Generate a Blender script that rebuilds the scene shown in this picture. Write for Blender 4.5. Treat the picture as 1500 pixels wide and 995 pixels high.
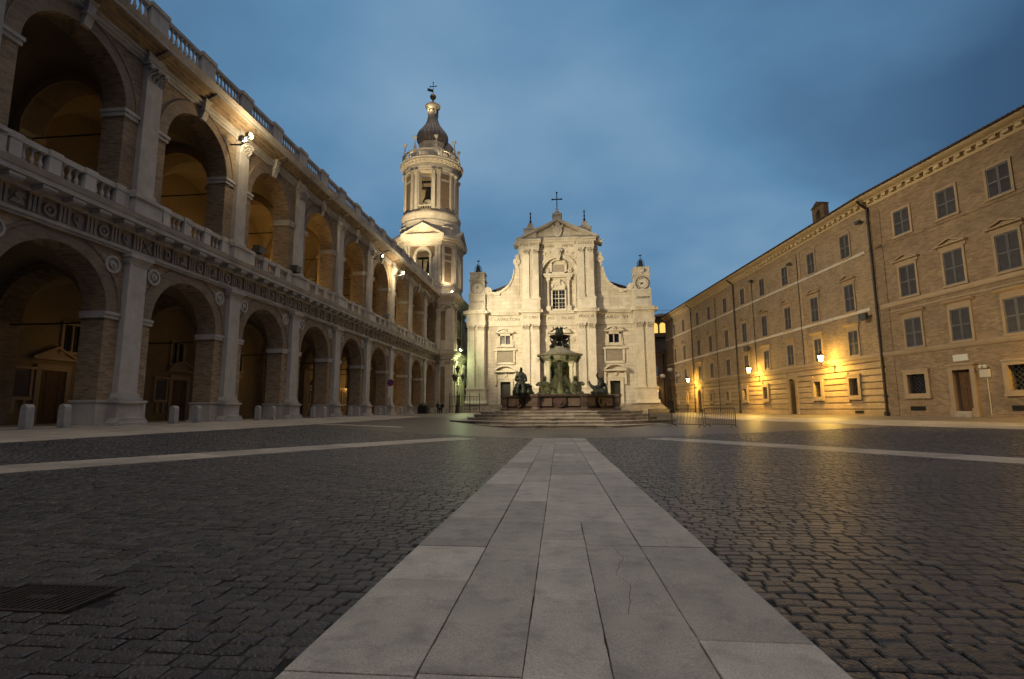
import bpy, math, random
import numpy as np
from mathutils import Vector, Matrix, noise
random.seed(7)
sc = bpy.context.scene
for o in list(bpy.data.objects): bpy.data.objects.remove(o)
PI = math.pi; cos, sin, sqrt = math.cos, math.sin, math.sqrt

# ---------------------------------------------------------------- camera, sky, light, exposure
EYE = 1.05
def cam_axes(pitch=.13374, yaw=.09978, roll=-.00634):
    A = Matrix(((cos(yaw), sin(yaw), 0), (-sin(yaw), cos(yaw), 0), (0, 0, 1)))
    Bm = Matrix(((1, 0, 0), (0, cos(pitch), sin(pitch)), (0, -sin(pitch), cos(pitch))))
    Cm = Matrix(((cos(roll), 0, sin(roll)), (0, 1, 0), (-sin(roll), 0, cos(roll))))
    return Cm @ Bm @ A
R3 = cam_axes()
cd = bpy.data.cameras.new('camera'); cam = bpy.data.objects.new('camera', cd); sc.collection.objects.link(cam)
cd.sensor_width = 36; cd.lens = 760 / 1500 * 36; cd.clip_start = .05; cd.clip_end = 3000
m4 = Matrix.Identity(4)
for i in range(3):
    m4[i][0] = R3[0][i]; m4[i][1] = R3[2][i]; m4[i][2] = -R3[1][i]
m4[2][3] = EYE
cam.matrix_world = m4
sc.camera = cam
sc.view_settings.view_transform = 'Standard'; sc.view_settings.look = 'None'
sc.view_settings.exposure = 0; sc.view_settings.gamma = 1
sc.cycles.max_bounces = 5; sc.cycles.diffuse_bounces = 3; sc.cycles.glossy_bounces = 3
sc.cycles.sample_clamp_indirect = 4; sc.cycles.sample_clamp_direct = 0
sc.cycles.use_denoising = True

def L(nt, a, b): nt.links.new(a, b)
def world():
    w = bpy.data.worlds.new('World'); sc.world = w; w.use_nodes = True
    nt = w.node_tree; nt.nodes.clear(); N = nt.nodes.new
    out = N('ShaderNodeOutputWorld'); bg = N('ShaderNodeBackground'); L(nt, bg.outputs[0], out.inputs[0])
    tc = N('ShaderNodeTexCoord')
    nrm = N('ShaderNodeVectorMath'); nrm.operation = 'NORMALIZE'; L(nt, tc.outputs['Generated'], nrm.inputs[0])
    dot = N('ShaderNodeVectorMath'); dot.operation = 'DOT_PRODUCT'; L(nt, nrm.outputs[0], dot.inputs[0])
    g = Vector((.02, .90, .40)).normalized(); dot.inputs[1].default_value = g
    # flat cloud deck: project the direction on a plane overhead
    sep = N('ShaderNodeSeparateXYZ'); L(nt, nrm.outputs[0], sep.inputs[0])
    ad = N('ShaderNodeMath'); ad.operation = 'ADD'; L(nt, sep.outputs[2], ad.inputs[0]); ad.inputs[1].default_value = .45
    mx = N('ShaderNodeMath'); mx.operation = 'MAXIMUM'; L(nt, ad.outputs[0], mx.inputs[0]); mx.inputs[1].default_value = .3
    dv = N('ShaderNodeVectorMath'); dv.operation = 'DIVIDE'; L(nt, nrm.outputs[0], dv.inputs[0])
    cb = N('ShaderNodeCombineXYZ')
    for i in range(3): L(nt, mx.outputs[0], cb.inputs[i])
    L(nt, cb.outputs[0], dv.inputs[1])
    mp = N('ShaderNodeMapping'); L(nt, dv.outputs[0], mp.inputs[0]); mp.inputs['Scale'].default_value = (1.0, 1.15, 1.5)
    mp.inputs['Rotation'].default_value = (0, 0, .5); mp.inputs['Location'].default_value = (3.1, 1.7, 0)
    n1 = N('ShaderNodeTexNoise'); L(nt, mp.outputs[0], n1.inputs[0]); n1.inputs['Scale'].default_value = 1.9
    n1.inputs['Detail'].default_value = 5; n1.inputs['Roughness'].default_value = .45; n1.inputs['Distortion'].default_value = .1
    # glow of the dusk sky around the direction of the church, plus clouds
    mr = N('ShaderNodeMapRange'); mr.interpolation_type = 'SMOOTHSTEP'; L(nt, dot.outputs['Value'], mr.inputs[0])
    mr.inputs[1].default_value = .52; mr.inputs[2].default_value = 1.02; mr.inputs[3].default_value = 0; mr.inputs[4].default_value = .80
    mn = N('ShaderNodeMapRange'); L(nt, n1.outputs['Fac'], mn.inputs[0])
    mn.inputs[1].default_value = .30; mn.inputs[2].default_value = .72; mn.inputs[3].default_value = -.20; mn.inputs[4].default_value = .26
    sm = N('ShaderNodeMath'); sm.operation = 'ADD'; sm.use_clamp = True; L(nt, mr.outputs[0], sm.inputs[0]); L(nt, mn.outputs[0], sm.inputs[1])
    cr = N('ShaderNodeValToRGB'); L(nt, sm.outputs[0], cr.inputs[0]); e = cr.color_ramp.elements
    e[0].position = 0; e[0].color = (.016, .038, .084, 1); e[1].position = 1; e[1].color = (.210, .355, .515, 1)
    for p, c in ((.35, (.042, .100, .195, 1)), (.7, (.108, .240, .405, 1))):
        k = e.new(p); k.color = c
    sky = N('ShaderNodeTexSky'); sky.sky_type = 'NISHITA'; sky.sun_disc = False
    sky.sun_elevation = math.radians(1); sky.sun_rotation = math.radians(200)
    sc_ = N('ShaderNodeMixRGB'); sc_.blend_type = 'ADD'; sc_.inputs[0].default_value = .004
    L(nt, cr.outputs[0], sc_.inputs[1]); L(nt, sky.outputs[0], sc_.inputs[2])
    L(nt, sc_.outputs[0], bg.inputs[0]); bg.inputs[1].default_value = 1.0
world()
def light(name, kind, loc, power, color, size=.2, aim=None, cone=60, blend=.5):
    d = bpy.data.lights.new(name, kind); d.energy = power; d.color = color
    if kind in ('POINT', 'SPOT'): d.shadow_soft_size = size
    o = bpy.data.objects.new(name, d); sc.collection.objects.link(o); o.location = loc
    if aim is not None:
        o.rotation_euler = (Vector(aim) - Vector(loc)).to_track_quat('-Z', 'Y').to_euler()
    if kind == 'SPOT': d.spot_size = math.radians(cone); d.spot_blend = blend
    return o
# afterglow of the clouded sky behind the camera: the one sun, huge and very soft
sun = light('sun', 'SUN', (0, -20, 60), .98, (1, .85, .69)); sun.data.angle = math.radians(80)
sun.rotation_euler = (math.radians(20), 0, math.radians(20))

# ---------------------------------------------------------------- materials
def mat(name, c1, c2=None, rough=.8, nscale=2.5, bump=.15, bscale=30, brick=None, metallic=0, spec=.4,
        vary=.12, stain=None, attr=None, speck=None):
    m = bpy.data.materials.new(name); m.use_nodes = True; nt = m.node_tree; N = nt.nodes.new
    bs = nt.nodes['Principled BSDF']; c2 = c2 or tuple(x * .7 for x in c1)
    tc = N('ShaderNodeTexCoord'); no = N('ShaderNodeTexNoise'); L(nt, tc.outputs['Object'], no.inputs[0])
    no.inputs['Scale'].default_value = nscale; no.inputs['Detail'].default_value = 6; no.inputs['Roughness'].default_value = .62
    mr = N('ShaderNodeMapRange'); L(nt, no.outputs['Fac'], mr.inputs[0]); mr.inputs[1].default_value = .3; mr.inputs[2].default_value = .7
    mix = N('ShaderNodeMixRGB'); L(nt, mr.outputs[0], mix.inputs[0]); mix.inputs[1].default_value = (*c1, 1); mix.inputs[2].default_value = (*c2, 1)
    col = mix.outputs[0]; hgt = None
    if attr:
        at = N('ShaderNodeVertexColor'); at.layer_name = attr
        mu = N('ShaderNodeMixRGB'); mu.blend_type = 'MULTIPLY'; mu.inputs[0].default_value = 1
        L(nt, col, mu.inputs[1]); L(nt, at.outputs[0], mu.inputs[2]); col = mu.outputs[0]
    if speck:
        sp = N('ShaderNodeTexNoise'); L(nt, tc.outputs['Object'], sp.inputs[0]); sp.inputs['Scale'].default_value = speck[0]; sp.inputs['Detail'].default_value = 3; sp.inputs['Roughness'].default_value = .7
        r0 = N('ShaderNodeMapRange'); L(nt, sp.outputs['Fac'], r0.inputs[0]); r0.inputs[1].default_value = .3; r0.inputs[2].default_value = .7; r0.inputs[3].default_value = 1 - speck[1]; r0.inputs[4].default_value = 1 + speck[1]
        mu = N('ShaderNodeMixRGB'); mu.blend_type = 'MULTIPLY'; mu.inputs[0].default_value = 1; L(nt, col, mu.inputs[1]); L(nt, r0.outputs[0], mu.inputs[2]); col = mu.outputs[0]
    if brick:
        bw, bh, ms, mc, var = brick
        sx = N('ShaderNodeSeparateXYZ'); L(nt, tc.outputs['Object'], sx.inputs[0])
        ad = N('ShaderNodeMath'); ad.operation = 'ADD'; L(nt, sx.outputs[0], ad.inputs[0]); L(nt, sx.outputs[1], ad.inputs[1])
        cb = N('ShaderNodeCombineXYZ'); L(nt, ad.outputs[0], cb.inputs[0]); L(nt, sx.outputs[2], cb.inputs[1])
        # slightly wavy courses
        bt = N('ShaderNodeTexBrick'); L(nt, cb.outputs[0], bt.inputs[0])
        bt.inputs['Scale'].default_value = 1; bt.inputs['Brick Width'].default_value = bw; bt.inputs['Row Height'].default_value = bh
        bt.inputs['Mortar Size'].default_value = ms; bt.inputs['Mortar Smooth'].default_value = .3; bt.inputs['Bias'].default_value = 0
        bt.inputs['Color1'].default_value = (1 - var, 1 - var, 1 - var, 1); bt.inputs['Color2'].default_value = (1 + var, 1 + var * .9, 1 + var * .8, 1)
        bt.inputs['Mortar'].default_value = (*mc, 1)
        mu = N('ShaderNodeMixRGB'); mu.blend_type = 'MULTIPLY'; mu.inputs[0].default_value = 1
        L(nt, col, mu.inputs[1]); L(nt, bt.outputs['Color'], mu.inputs[2]); col = mu.outputs[0]; hgt = bt.outputs['Fac']
    if stain:
        ns = N('ShaderNodeTexNoise'); mp = N('ShaderNodeMapping'); L(nt, tc.outputs['Object'], mp.inputs[0]); mp.inputs['Scale'].default_value = stain[1]
        L(nt, mp.outputs[0], ns.inputs[0]); ns.inputs['Scale'].default_value = 1; ns.inputs['Detail'].default_value = 5; ns.inputs['Roughness'].default_value = .6
        r2 = N('ShaderNodeMapRange'); L(nt, ns.outputs['Fac'], r2.inputs[0]); r2.inputs[1].default_value = .5; r2.inputs[2].default_value = .72; r2.inputs[4].default_value = stain[2]
        m2 = N('ShaderNodeMixRGB'); L(nt, r2.outputs[0], m2.inputs[0]); L(nt, col, m2.inputs[1]); m2.inputs[2].default_value = (*stain[0], 1); col = m2.outputs[0]
    oi = N('ShaderNodeObjectInfo'); r3 = N('ShaderNodeMapRange'); L(nt, oi.outputs['Random'], r3.inputs[0])
    r3.inputs[3].default_value = 1 - vary; r3.inputs[4].default_value = 1 + vary
    hs = N('ShaderNodeHueSaturation'); L(nt, r3.outputs[0], hs.inputs['Value']); L(nt, col, hs.inputs['Color']); L(nt, hs.outputs[0], bs.inputs['Base Color'])
    nb = N('ShaderNodeTexNoise'); L(nt, tc.outputs['Object'], nb.inputs[0]); nb.inputs['Scale'].default_value = bscale; nb.inputs['Detail'].default_value = 5
    bp = N('ShaderNodeBump'); bp.inputs['Strength'].default_value = bump; bp.inputs['Distance'].default_value = .03; L(nt, nb.outputs['Fac'], bp.inputs['Height'])
    last = bp
    if hgt is not None:
        b2 = N('ShaderNodeBump'); b2.invert = True; b2.inputs['Strength'].default_value = .6; b2.inputs['Distance'].default_value = .02
        L(nt, hgt, b2.inputs['Height']); L(nt, bp.outputs[0], b2.inputs['Normal']); last = b2
    L(nt, last.outputs[0], bs.inputs['Normal'])
    rr = N('ShaderNodeMapRange'); L(nt, nb.outputs['Fac'], rr.inputs[0]); rr.inputs[3].default_value = max(rough - .12, .03); rr.inputs[4].default_value = min(rough + .12, 1)
    L(nt, rr.outputs[0], bs.inputs['Roughness']); bs.inputs['Metallic'].default_value = metallic
    bs.inputs['Specular IOR Level'].default_value = spec
    return m
def emit(name, col, s):
    m = bpy.data.materials.new(name); m.use_nodes = True; bs = m.node_tree.nodes['Principled BSDF']
    bs.inputs['Base Color'].default_value = (.8, .7, .5, 1); bs.inputs['Emission Color'].default_value = (*col, 1); bs.inputs['Emission Strength'].default_value = s
    return m
MT = dict(
    brick=mat('old_brick', (.31, .24, .17), (.22, .165, .115), brick=(.31, .085, .012, (1.35, 1.28, 1.12), .34), nscale=1.1, bump=.3, bscale=18, stain=((.13, .10, .08), (.5, .5, .35), .5)),
    brick_dark=mat('reveal_brick', (.25, .20, .15), (.18, .14, .105), brick=(.29, .075, .010, (1.15, 1.1, 1.05), .2), nscale=1.3, bump=.3, bscale=18),
    brick_far=mat('tan_brick', (.35, .27, .18), (.26, .195, .13), brick=(.32, .095, .012, (1.15, 1.1, 1.02), .24), nscale=.9, bump=.3, bscale=14, stain=((.17, .13, .10), (.35, .35, .6), .45)),
    brick_near=mat('brown_brick', (.29, .215, .14), (.20, .145, .095), brick=(.30, .09, .013, (1.2, 1.14, 1.05), .27), nscale=1.2, bump=.35, bscale=14, stain=((.13, .10, .075), (.4, .4, .7), .5)),
    brick_tower=mat('tower_brick', (.24, .17, .105), (.17, .12, .075), brick=(.35, .11, .014, (1.1, 1.1, 1.0), .15), nscale=1),
    rust=mat('ashlar_courses', (.44, .33, .20), (.34, .25, .15), brick=(.30, .09, .010, (1.08, 1.05, 1.0), .12), nscale=1.4, bump=.3, bscale=20),
    stone=mat('istrian_stone', (.50, .475, .45), (.37, .345, .32), nscale=1.6, bump=.2, bscale=25, stain=((.20, .18, .16), (.8, .8, .25), .55)),
    church=mat('church_stone', (.66, .615, .52), (.53, .48, .39), brick=(1.25, .56, .016, (.58, .55, .52), .09), nscale=.8, bump=.12, bscale=14, vary=.03, stain=((.30, .26, .20), (.55, .55, .13), .7)),
    church_plain=mat('church_trim', (.68, .635, .54), (.55, .505, .42), nscale=1.2, bump=.15, bscale=20, vary=.05, stain=((.33, .29, .23), (.6, .6, .25), .65)),
    tstone=mat('tower_stone', (.60, .54, .45), (.46, .41, .34), brick=(1.1, .5, .012, (.7, .7, .7), .06), nscale=1, bump=.12, bscale=14, vary=.03, stain=((.30, .26, .22), (.5, .5, .2), .5)),
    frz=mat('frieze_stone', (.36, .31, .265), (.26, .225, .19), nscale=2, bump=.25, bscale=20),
    eave=mat('eaves_stone', (.55, .44, .28), (.44, .345, .21), nscale=2, bump=.15, bscale=25),
    trim=mat('tan_trim', (.40, .305, .20), (.32, .24, .155), nscale=2, bump=.15, bscale=25),
    band=mat('pale_band', (.60, .55, .48), (.5, .45, .39), nscale=2, bump=.12),
    plaster=mat('ochre_plaster', (.26, .195, .105), (.19, .14, .075), nscale=.7, bump=.08, bscale=8, stain=((.24, .17, .09), (.5, .5, .8), .5)),
    vault=mat('vault_plaster', (.26, .20, .13), (.19, .145, .09), nscale=.7, bump=.08, bscale=8),
    tablet=mat('inscribed_tablet', (.42, .37, .30), (.34, .30, .24), nscale=3, brick=(.9, .13, .03, (.6, .6, .6), .1), bump=.1),
    door=mat('brown_door_wood', (.12, .065, .03), (.07, .038, .018), rough=.6, nscale=5),
    green=mat('dark_green_door', (.035, .04, .03), (.022, .026, .02), rough=.5, nscale=5),
    shutter=mat('grey_shutter', (.085, .082, .09), (.06, .058, .065), rough=.65, nscale=4, bump=.1),
    shfr=mat('shutter_rail', (.14, .14, .155), (.11, .11, .12), rough=.6, nscale=4, bump=.1),
    glass=mat('window_glass', (.022, .026, .035), (.015, .018, .025), rough=.15, nscale=1, bump=.02, spec=.6, vary=.4),
    iron=mat('black_iron', (.02, .02, .022), (.012, .012, .013), rough=.5, metallic=.3, bump=.1),
    rod=mat('tie_iron', (.012, .011, .010), rough=.7),
    pipe=mat('copper_pipe', (.055, .045, .038), (.035, .03, .026), rough=.5, metallic=.2),
    bronze=mat('dark_bronze', (.035, .040, .034), (.016, .018, .016), rough=.45, metallic=.5, nscale=6, bump=.5, bscale=12, stain=((.10, .14, .09), (2, 2, 2), .5)),
    verdigris=mat('green_bronze', (.085, .082, .052), (.035, .035, .024), rough=.6, metallic=.15, nscale=4, bump=.6, bscale=10, stain=((.19, .19, .12), (2, 2, 2), .5)),
    dish=mat('algae_stone', (.33, .31, .24), (.20, .19, .15), rough=.6, nscale=3, bump=.3, bscale=12, stain=((.12, .12, .09), (2, 2, 2), .6)),
    basin=mat('brown_marble', (.13, .085, .065), (.07, .052, .044), rough=.45, nscale=2.2, bump=.15, bscale=12, vary=.25, stain=((.05, .045, .042), (1.2, 1.2, .5), .7)),
    basinlt=mat('pale_brown_marble', (.18, .13, .10), (.11, .082, .065), rough=.5, nscale=2.2, bump=.15, stain=((.08, .07, .06), (1.5, 1.5, .6), .6)),
    step=mat('worn_step_stone', (.42, .375, .32), (.25, .22, .185), rough=.7, nscale=1.3, bump=.3, bscale=14, vary=.3, stain=((.06, .055, .05), (.9, .9, 2.5), .8)),
    lead=mat('lead_roof', (.27, .24, .215), (.17, .15, .135), rough=.5, metallic=0, nscale=1.6, bump=.2, bscale=8),
    tiles=mat('clay_tiles', (.085, .055, .04), (.05, .034, .026), rough=.9, nscale=3, bump=.3),
    gold=mat('gilt_ball', (.35, .25, .10), (.22, .15, .07), rough=.4, metallic=.6),
    slab=mat('path_slab', (.52, .465, .395), (.37, .335, .29), rough=.62, nscale=2.6, bump=.5, bscale=70, speck=(110, .30), vary=.2, spec=.3, stain=((.19, .175, .155), (5, 5, 5), .55)),
    kerb=mat('strip_stone', (.47, .41, .335), (.34, .295, .24), rough=.5, speck=(40, .2), nscale=2, bump=.3, bscale=30, vary=.16, stain=((.13, .12, .11), (.8, .8, .8), .5)),
    cobble=mat('cobble_basalt', (.070, .058, .051), (.036, .032, .031), rough=.34, speck=(70, .4), nscale=9, bump=.5, bscale=45, attr='tone', spec=.5, vary=.0, stain=((.115, .102, .09), (.22, .22, .22), .55)),
    cobble_one=mat('cobble_basalt_single', (.070, .058, .051), (.036, .032, .031), rough=.34, speck=(70, .4), nscale=9, bump=.5, bscale=45, spec=.5, vary=.28),
    mortar=mat('joint_dirt', (.018, .016, .014), (.012, .011, .010), rough=.9, nscale=8, bump=.6, bscale=40),
    cobble_far=mat('small_cobbles', (.075, .064, .056), (.045, .04, .037), rough=.42, nscale=1.2, bump=.3, bscale=9, spec=.5),
    asphalt=mat('smooth_setts', (.105, .088, .076), (.07, .06, .053), rough=.42, nscale=.8, bump=.3, bscale=9, spec=.5, speck=(6, .25)),
    paving=mat('church_paving', (.22, .19, .16), (.15, .13, .11), rough=.45, nscale=.8, bump=.2, bscale=10, spec=.45),
    boll=mat('bollard_stone', (.40, .39, .38), (.28, .27, .265), nscale=5, bump=.3, bscale=30, vary=.1),
    darkwall=mat('dark_street_wall', (.17, .115, .07), (.12, .08, .05), brick=(.3, .09, .012, (1.1, 1.1, 1.0), .15), nscale=.9),
    cloth=mat('dark_cloth', (.02, .02, .024), rough=.9), skin=mat('skin_tone', (.35, .22, .16), rough=.6),
    white=mat('white_sign', (.65, .65, .63), (.6, .6, .58), rough=.5, nscale=2), red=mat('sign_red', (.45, .03, .03), rough=.5), blue=mat('sign_blue', (.03, .06, .35), rough=.5),
    letter=mat('cut_letters', (.20, .16, .12), rough=.8, vary=0), steel=mat('grey_steel', (.10, .10, .105), (.07, .07, .075), rough=.45, metallic=.5),
    rusty=mat('rusty_grate', (.05, .035, .028), (.025, .02, .018), rough=.75, metallic=.3, nscale=12, bump=.4),
    e_warm=emit('lit_lantern', (1, .62, .16), 80), e_white=emit('lit_floodlight', (1, .86, .55), 90), e_win=emit('lit_window', (1, .60, .10), 1.1),
    e_green=emit('lit_green_flood', (.85, 1, .55), 25), globe=mat('milk_globe', (.55, .50, .46), (.5, .46, .42), rough=.35, nscale=2),
    lglass=mat('lantern_glass', (.05, .05, .055), rough=.2, spec=.6),
)
# ---------------------------------------------------------------- mesh helpers
class MB:
    def __init__(s, T=None): s.v = []; s.f = []; s.T = T
    def add(s, vs, fs):
        n = len(s.v); T = s.T
        s.v += [T(*p) for p in vs] if T else [tuple(p) for p in vs]
        s.f += [tuple(i + n for i in f) for f in fs]; return s
    def box(s, a0, a1, b0, b1, c0, c1):
        return s.add([(a, b, c) for c in (c0, c1) for b in (b0, b1) for a in (a0, a1)],
                     [(0, 2, 3, 1), (4, 5, 7, 6), (0, 1, 5, 4), (2, 6, 7, 3), (0, 4, 6, 2), (1, 3, 7, 5)])
    def prism(s, poly, b0, b1):
        n = len(poly)
        return s.add([(a, b0, c) for a, c in poly] + [(a, b1, c) for a, c in poly],
                     [tuple(range(n)), tuple(range(2 * n - 1, n - 1, -1))] + [(i, (i + 1) % n, n + (i + 1) % n, n + i) for i in range(n)])
    def extr(s, prof, a0, a1):
        n = len(prof)
        return s.add([(a0, b, c) for b, c in prof] + [(a1, b, c) for b, c in prof],
                     [tuple(range(n)), tuple(range(2 * n - 1, n - 1, -1))] + [(i, (i + 1) % n, n + (i + 1) % n, n + i) for i in range(n)])
    def plan(s, poly, c0, c1):
        n = len(poly)
        return s.add([(a, b, c0) for a, b in poly] + [(a, b, c1) for a, b in poly],
                     [tuple(range(n)), tuple(range(2 * n - 1, n - 1, -1))] + [(i, (i + 1) % n, n + (i + 1) % n, n + i) for i in range(n)])
    def lathe(s, cx, cy, prof, n=16, rot=0, sx=1, sy=1, lobes=0, la=0, cap=True):
        vs = []; fs = []; k = len(prof)
        for i in range(n):
            a = rot + 2 * PI * i / n; lf = 1 + la * abs(cos(lobes * a / 2)) if lobes else 1
            for r, z in prof: vs.append((cx + r * lf * cos(a) * sx, cy + r * lf * sin(a) * sy, z))
        for i in range(n):
            j = (i + 1) % n
            for q in range(k - 1): fs.append((i * k + q, j * k + q, j * k + q + 1, i * k + q + 1))
        if cap: fs.append(tuple(i * k for i in range(n))[::-1]); fs.append(tuple(i * k + k - 1 for i in range(n)))
        else: fs += [(i * k + k - 1, ((i + 1) % n) * k + k - 1, ((i + 1) % n) * k, i * k) for i in range(n)]
        return s.add(vs, fs)
    def tube(s, pts, r, n=6):
        pts = [Vector(p) for p in pts]; rr = r if isinstance(r, (list, tuple)) else [r] * len(pts); vs = []; fs = []
        for i, p in enumerate(pts):
            d = (pts[min(i + 1, len(pts) - 1)] - pts[max(i - 1, 0)]).normalized()
            x = d.orthogonal().normalized() if i == 0 else (x - d * x.dot(d)).normalized()
            y = d.cross(x)
            for q in range(n): vs.append(tuple(p + (x * cos(2 * PI * q / n) + y * sin(2 * PI * q / n)) * rr[i]))
        for i in range(len(pts) - 1):
            for q in range(n): fs.append((i * n + q, i * n + (q + 1) % n, (i + 1) * n + (q + 1) % n, (i + 1) * n + q))
        fs.append(tuple(range(n))[::-1]); fs.append(tuple(range((len(pts) - 1) * n, len(pts) * n)))
        return s.add(vs, fs)
    def archwall(s, u0, u1, z0, z1, cu, R, zs, b0, b1, n=16, zb=None):
        zb = z0 if zb is None else zb
        s.box(u0, cu - R, b0, b1, z0, z1); s.box(cu + R, u1, b0, b1, z0, z1)
        if zb > z0: s.box(cu - R, cu + R, b0, b1, z0, zb)
        P = [(cu - R * cos(PI * i / n), zs + R * sin(PI * i / n)) for i in range(n + 1)]
        for (a, b), (c, d) in zip(P, P[1:]): s.prism([(a, b), (c, d), (c, z1), (a, z1)], b0, b1)
        return s
    def ring(s, cu, zs, R0, R1, b0, b1, n=20, a0=0, a1=PI):
        for i in range(n):
            p, q = a0 + (a1 - a0) * i / n, a0 + (a1 - a0) * (i + 1) / n
            s.prism([(cu - R0 * cos(p), zs + R0 * sin(p)), (cu - R0 * cos(q), zs + R0 * sin(q)), (cu - R1 * cos(q), zs + R1 * sin(q)), (cu - R1 * cos(p), zs + R1 * sin(p))], b0, b1)
        return s
    def mesh(s, name, m):
        me = bpy.data.meshes.new(name); me.from_pydata(s.v, [], s.f); me.materials.append(MT[m] if isinstance(m, str) else m)
        return me
    def build(s, name, m, parent=None, loc=(0, 0, 0), smooth=False):
        me = s.mesh(name, m)
        if smooth: me.shade_smooth()
        return obj(name, me, parent, loc)
def obj(name, data, parent=None, loc=(0, 0, 0), rz=0):
    o = bpy.data.objects.new(name, data); sc.collection.objects.link(o); o.location = loc
    if rz: o.rotation_euler = (0, 0, rz)
    if parent is not None: o.parent = parent
    return o
def tag(o, label, cat, group=None, kind=None):
    o['label'] = label; o['category'] = cat
    if group: o['group'] = group
    if kind: o['kind'] = kind
    return o
def thing(name, label, cat, loc, rz=0, group=None):
    return tag(obj(name, None, None, loc, rz), label, cat, group)
def part(o, label): o['label'] = label; return o
def copytree(o, parent=None):
    c = o.copy(); sc.collection.objects.link(c)
    if parent is not None: c.parent = parent
    for ch in list(o.children): copytree(ch, c)
    return c
def instances(name, mesh, parent, locs):
    return [obj(name, mesh, parent, l) for l in locs]
def text(s, size, mname, parent, loc, rot=(PI / 2, 0, 0), name='inscription', ext=.012, width=None):
    c = bpy.data.curves.new(name, 'FONT'); c.body = s; c.size = size; c.extrude = ext; c.align_x = 'CENTER'; c.align_y = 'CENTER'; c.resolution_u = 2
    c.materials.append(MT[mname]); o = obj(name, c, parent, loc); o.rotation_euler = rot
    bpy.context.view_layer.update(); me = bpy.data.meshes.new_from_object(o.evaluated_get(bpy.context.evaluated_depsgraph_get()))
    w = max(v.co.x for v in me.vertices) - min(v.co.x for v in me.vertices); bpy.data.objects.remove(o)
    o = obj(name, me, parent, loc); o.rotation_euler = rot
    if width and w > 0: o.scale = (width / w, 1, 1)
    return o
def skin(name, nodes, edges, m, parent, loc=(0, 0, 0), sub=1, rz=0, rough=0):
    me = bpy.data.meshes.new(name); me.from_pydata([n[:3] for n in nodes], edges, []); me.materials.append(MT[m])
    o = obj(name, me, parent, loc, rz)
    md = o.modifiers.new('skin', 'SKIN')
    for i, n in enumerate(nodes):
        sv = me.skin_vertices[0].data[i]; r = n[3]; sv.radius = (r, r) if not isinstance(r, tuple) else r; sv.use_root = (i == 0)
    md.use_smooth_shade = True
    sb = o.modifiers.new('sub', 'SUBSURF'); sb.levels = sub; sb.render_levels = sub
    if rough:
        tx = bpy.data.textures.new(name + '_relief', 'CLOUDS'); tx.noise_scale = .18
        dm = o.modifiers.new('relief', 'DISPLACE'); dm.texture = tx; dm.strength = rough; dm.mid_level = .5
    return o
def baluster_mesh(h, r, m):
    mb = MB(); mb.box(-r, r, -r, r, 0, h * .08)
    mb.lathe(0, 0, [(r * .5, h * .08), (r * .95, h * .3), (r * .4, h * .62), (r * .45, h * .75), (r * .75, h * .82), (r * .6, h * .92)], 8); mb.box(-r, r, -r, r, h * .92, h)
    me = mb.mesh('baluster', m); return me
def capital(w, h, d, T=None):
    """corinthian pilaster capital: bell with two rows of leaves, volutes, abacus. u in -w/2..w/2, front at d"""
    mb = MB(T); mb.prism([(-w * .46, 0), (w * .46, 0), (w * .5, h * .85), (-w * .5, h * .85)], 0, d)
    k = 4
    for row, (z0, z1, out) in enumerate(((0, .42, .16), (.3, .7, .22))):
        for i in range(k + row):
            u = (-.5 + (i + .5) / (k + row)) * w * .96; lw = w / (k + row) * .42
            mb.add([(u - lw, d, z0 * h), (u + lw, d, z0 * h), (u + lw * .9, d + out * .5, z1 * h * .8), (u - lw * .9, d + out * .5, z1 * h * .8),
                    (u + lw * .5, d + out * 1.3, z1 * h), (u - lw * .5, d + out * 1.3, z1 * h), (u, d + out * 1.1, z1 * h * .86)],
                   [(0, 1, 2, 3), (3, 2, 4, 5), (5, 4, 6), (3, 5, 6), (2, 6, 4), (0, 3, 6), (1, 6, 2)])
    for sg in (-1, 1):
        mb.ring(sg * w * .44, h * .74, 0.001, h * .15, d, d + .20, 8, 0, 2 * PI)
    mb.ring(0, h * .76, .001, h * .09, d, d + .16, 6, 0, 2 * PI)
    mb.box(-w * .58, w * .58, 0, d + .16, h * .87, h)
    return mb
def pediment(mb, w, z, h, d, t=.14, seg=False, b0=0):
    """raking or segmental cornice with base cornice; centre u=0"""
    mb.box(-w / 2, w / 2, b0, d, z, z + t)
    if seg:
        R = (w * w / 4 + h * h) / (2 * h); a = math.asin(w / 2 / R)
        mb.ring(0, z + t + h - R, R - t, R, b0, d, 12, PI / 2 - a, PI / 2 + a)
        P = [(-(R - t) * sin(a - 2 * a * i / 10) * -1, z + t + h - R + (R - t) * cos(a - 2 * a * i / 10)) for i in range(11)]
        P = [(x, max(c, z + t)) for x, c in P]; mb.prism([(w / 2 * .95, z + t), (-w / 2 * .95, z + t)] + sorted(P[1:-1]), b0, b0 + (d - b0) * .35)
    else:
        for sg in (-1, 1):
            mb.prism([(sg * w / 2, z + t), (0, z + t + h), (0, z + h), (sg * w / 2 * (1 - t / h), z + t)] if 0 else
                     [(sg * w / 2, z + t + .001), (0, z + t + h), (0, z + h), (sg * (w / 2 - t * w / 2 / h), z + t + .001)], b0, d)
        mb.prism([(-w / 2 * .8, z + t), (w / 2 * .8, z + t), (0, z + h)], b0, b0 + (d - b0) * .35)

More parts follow.
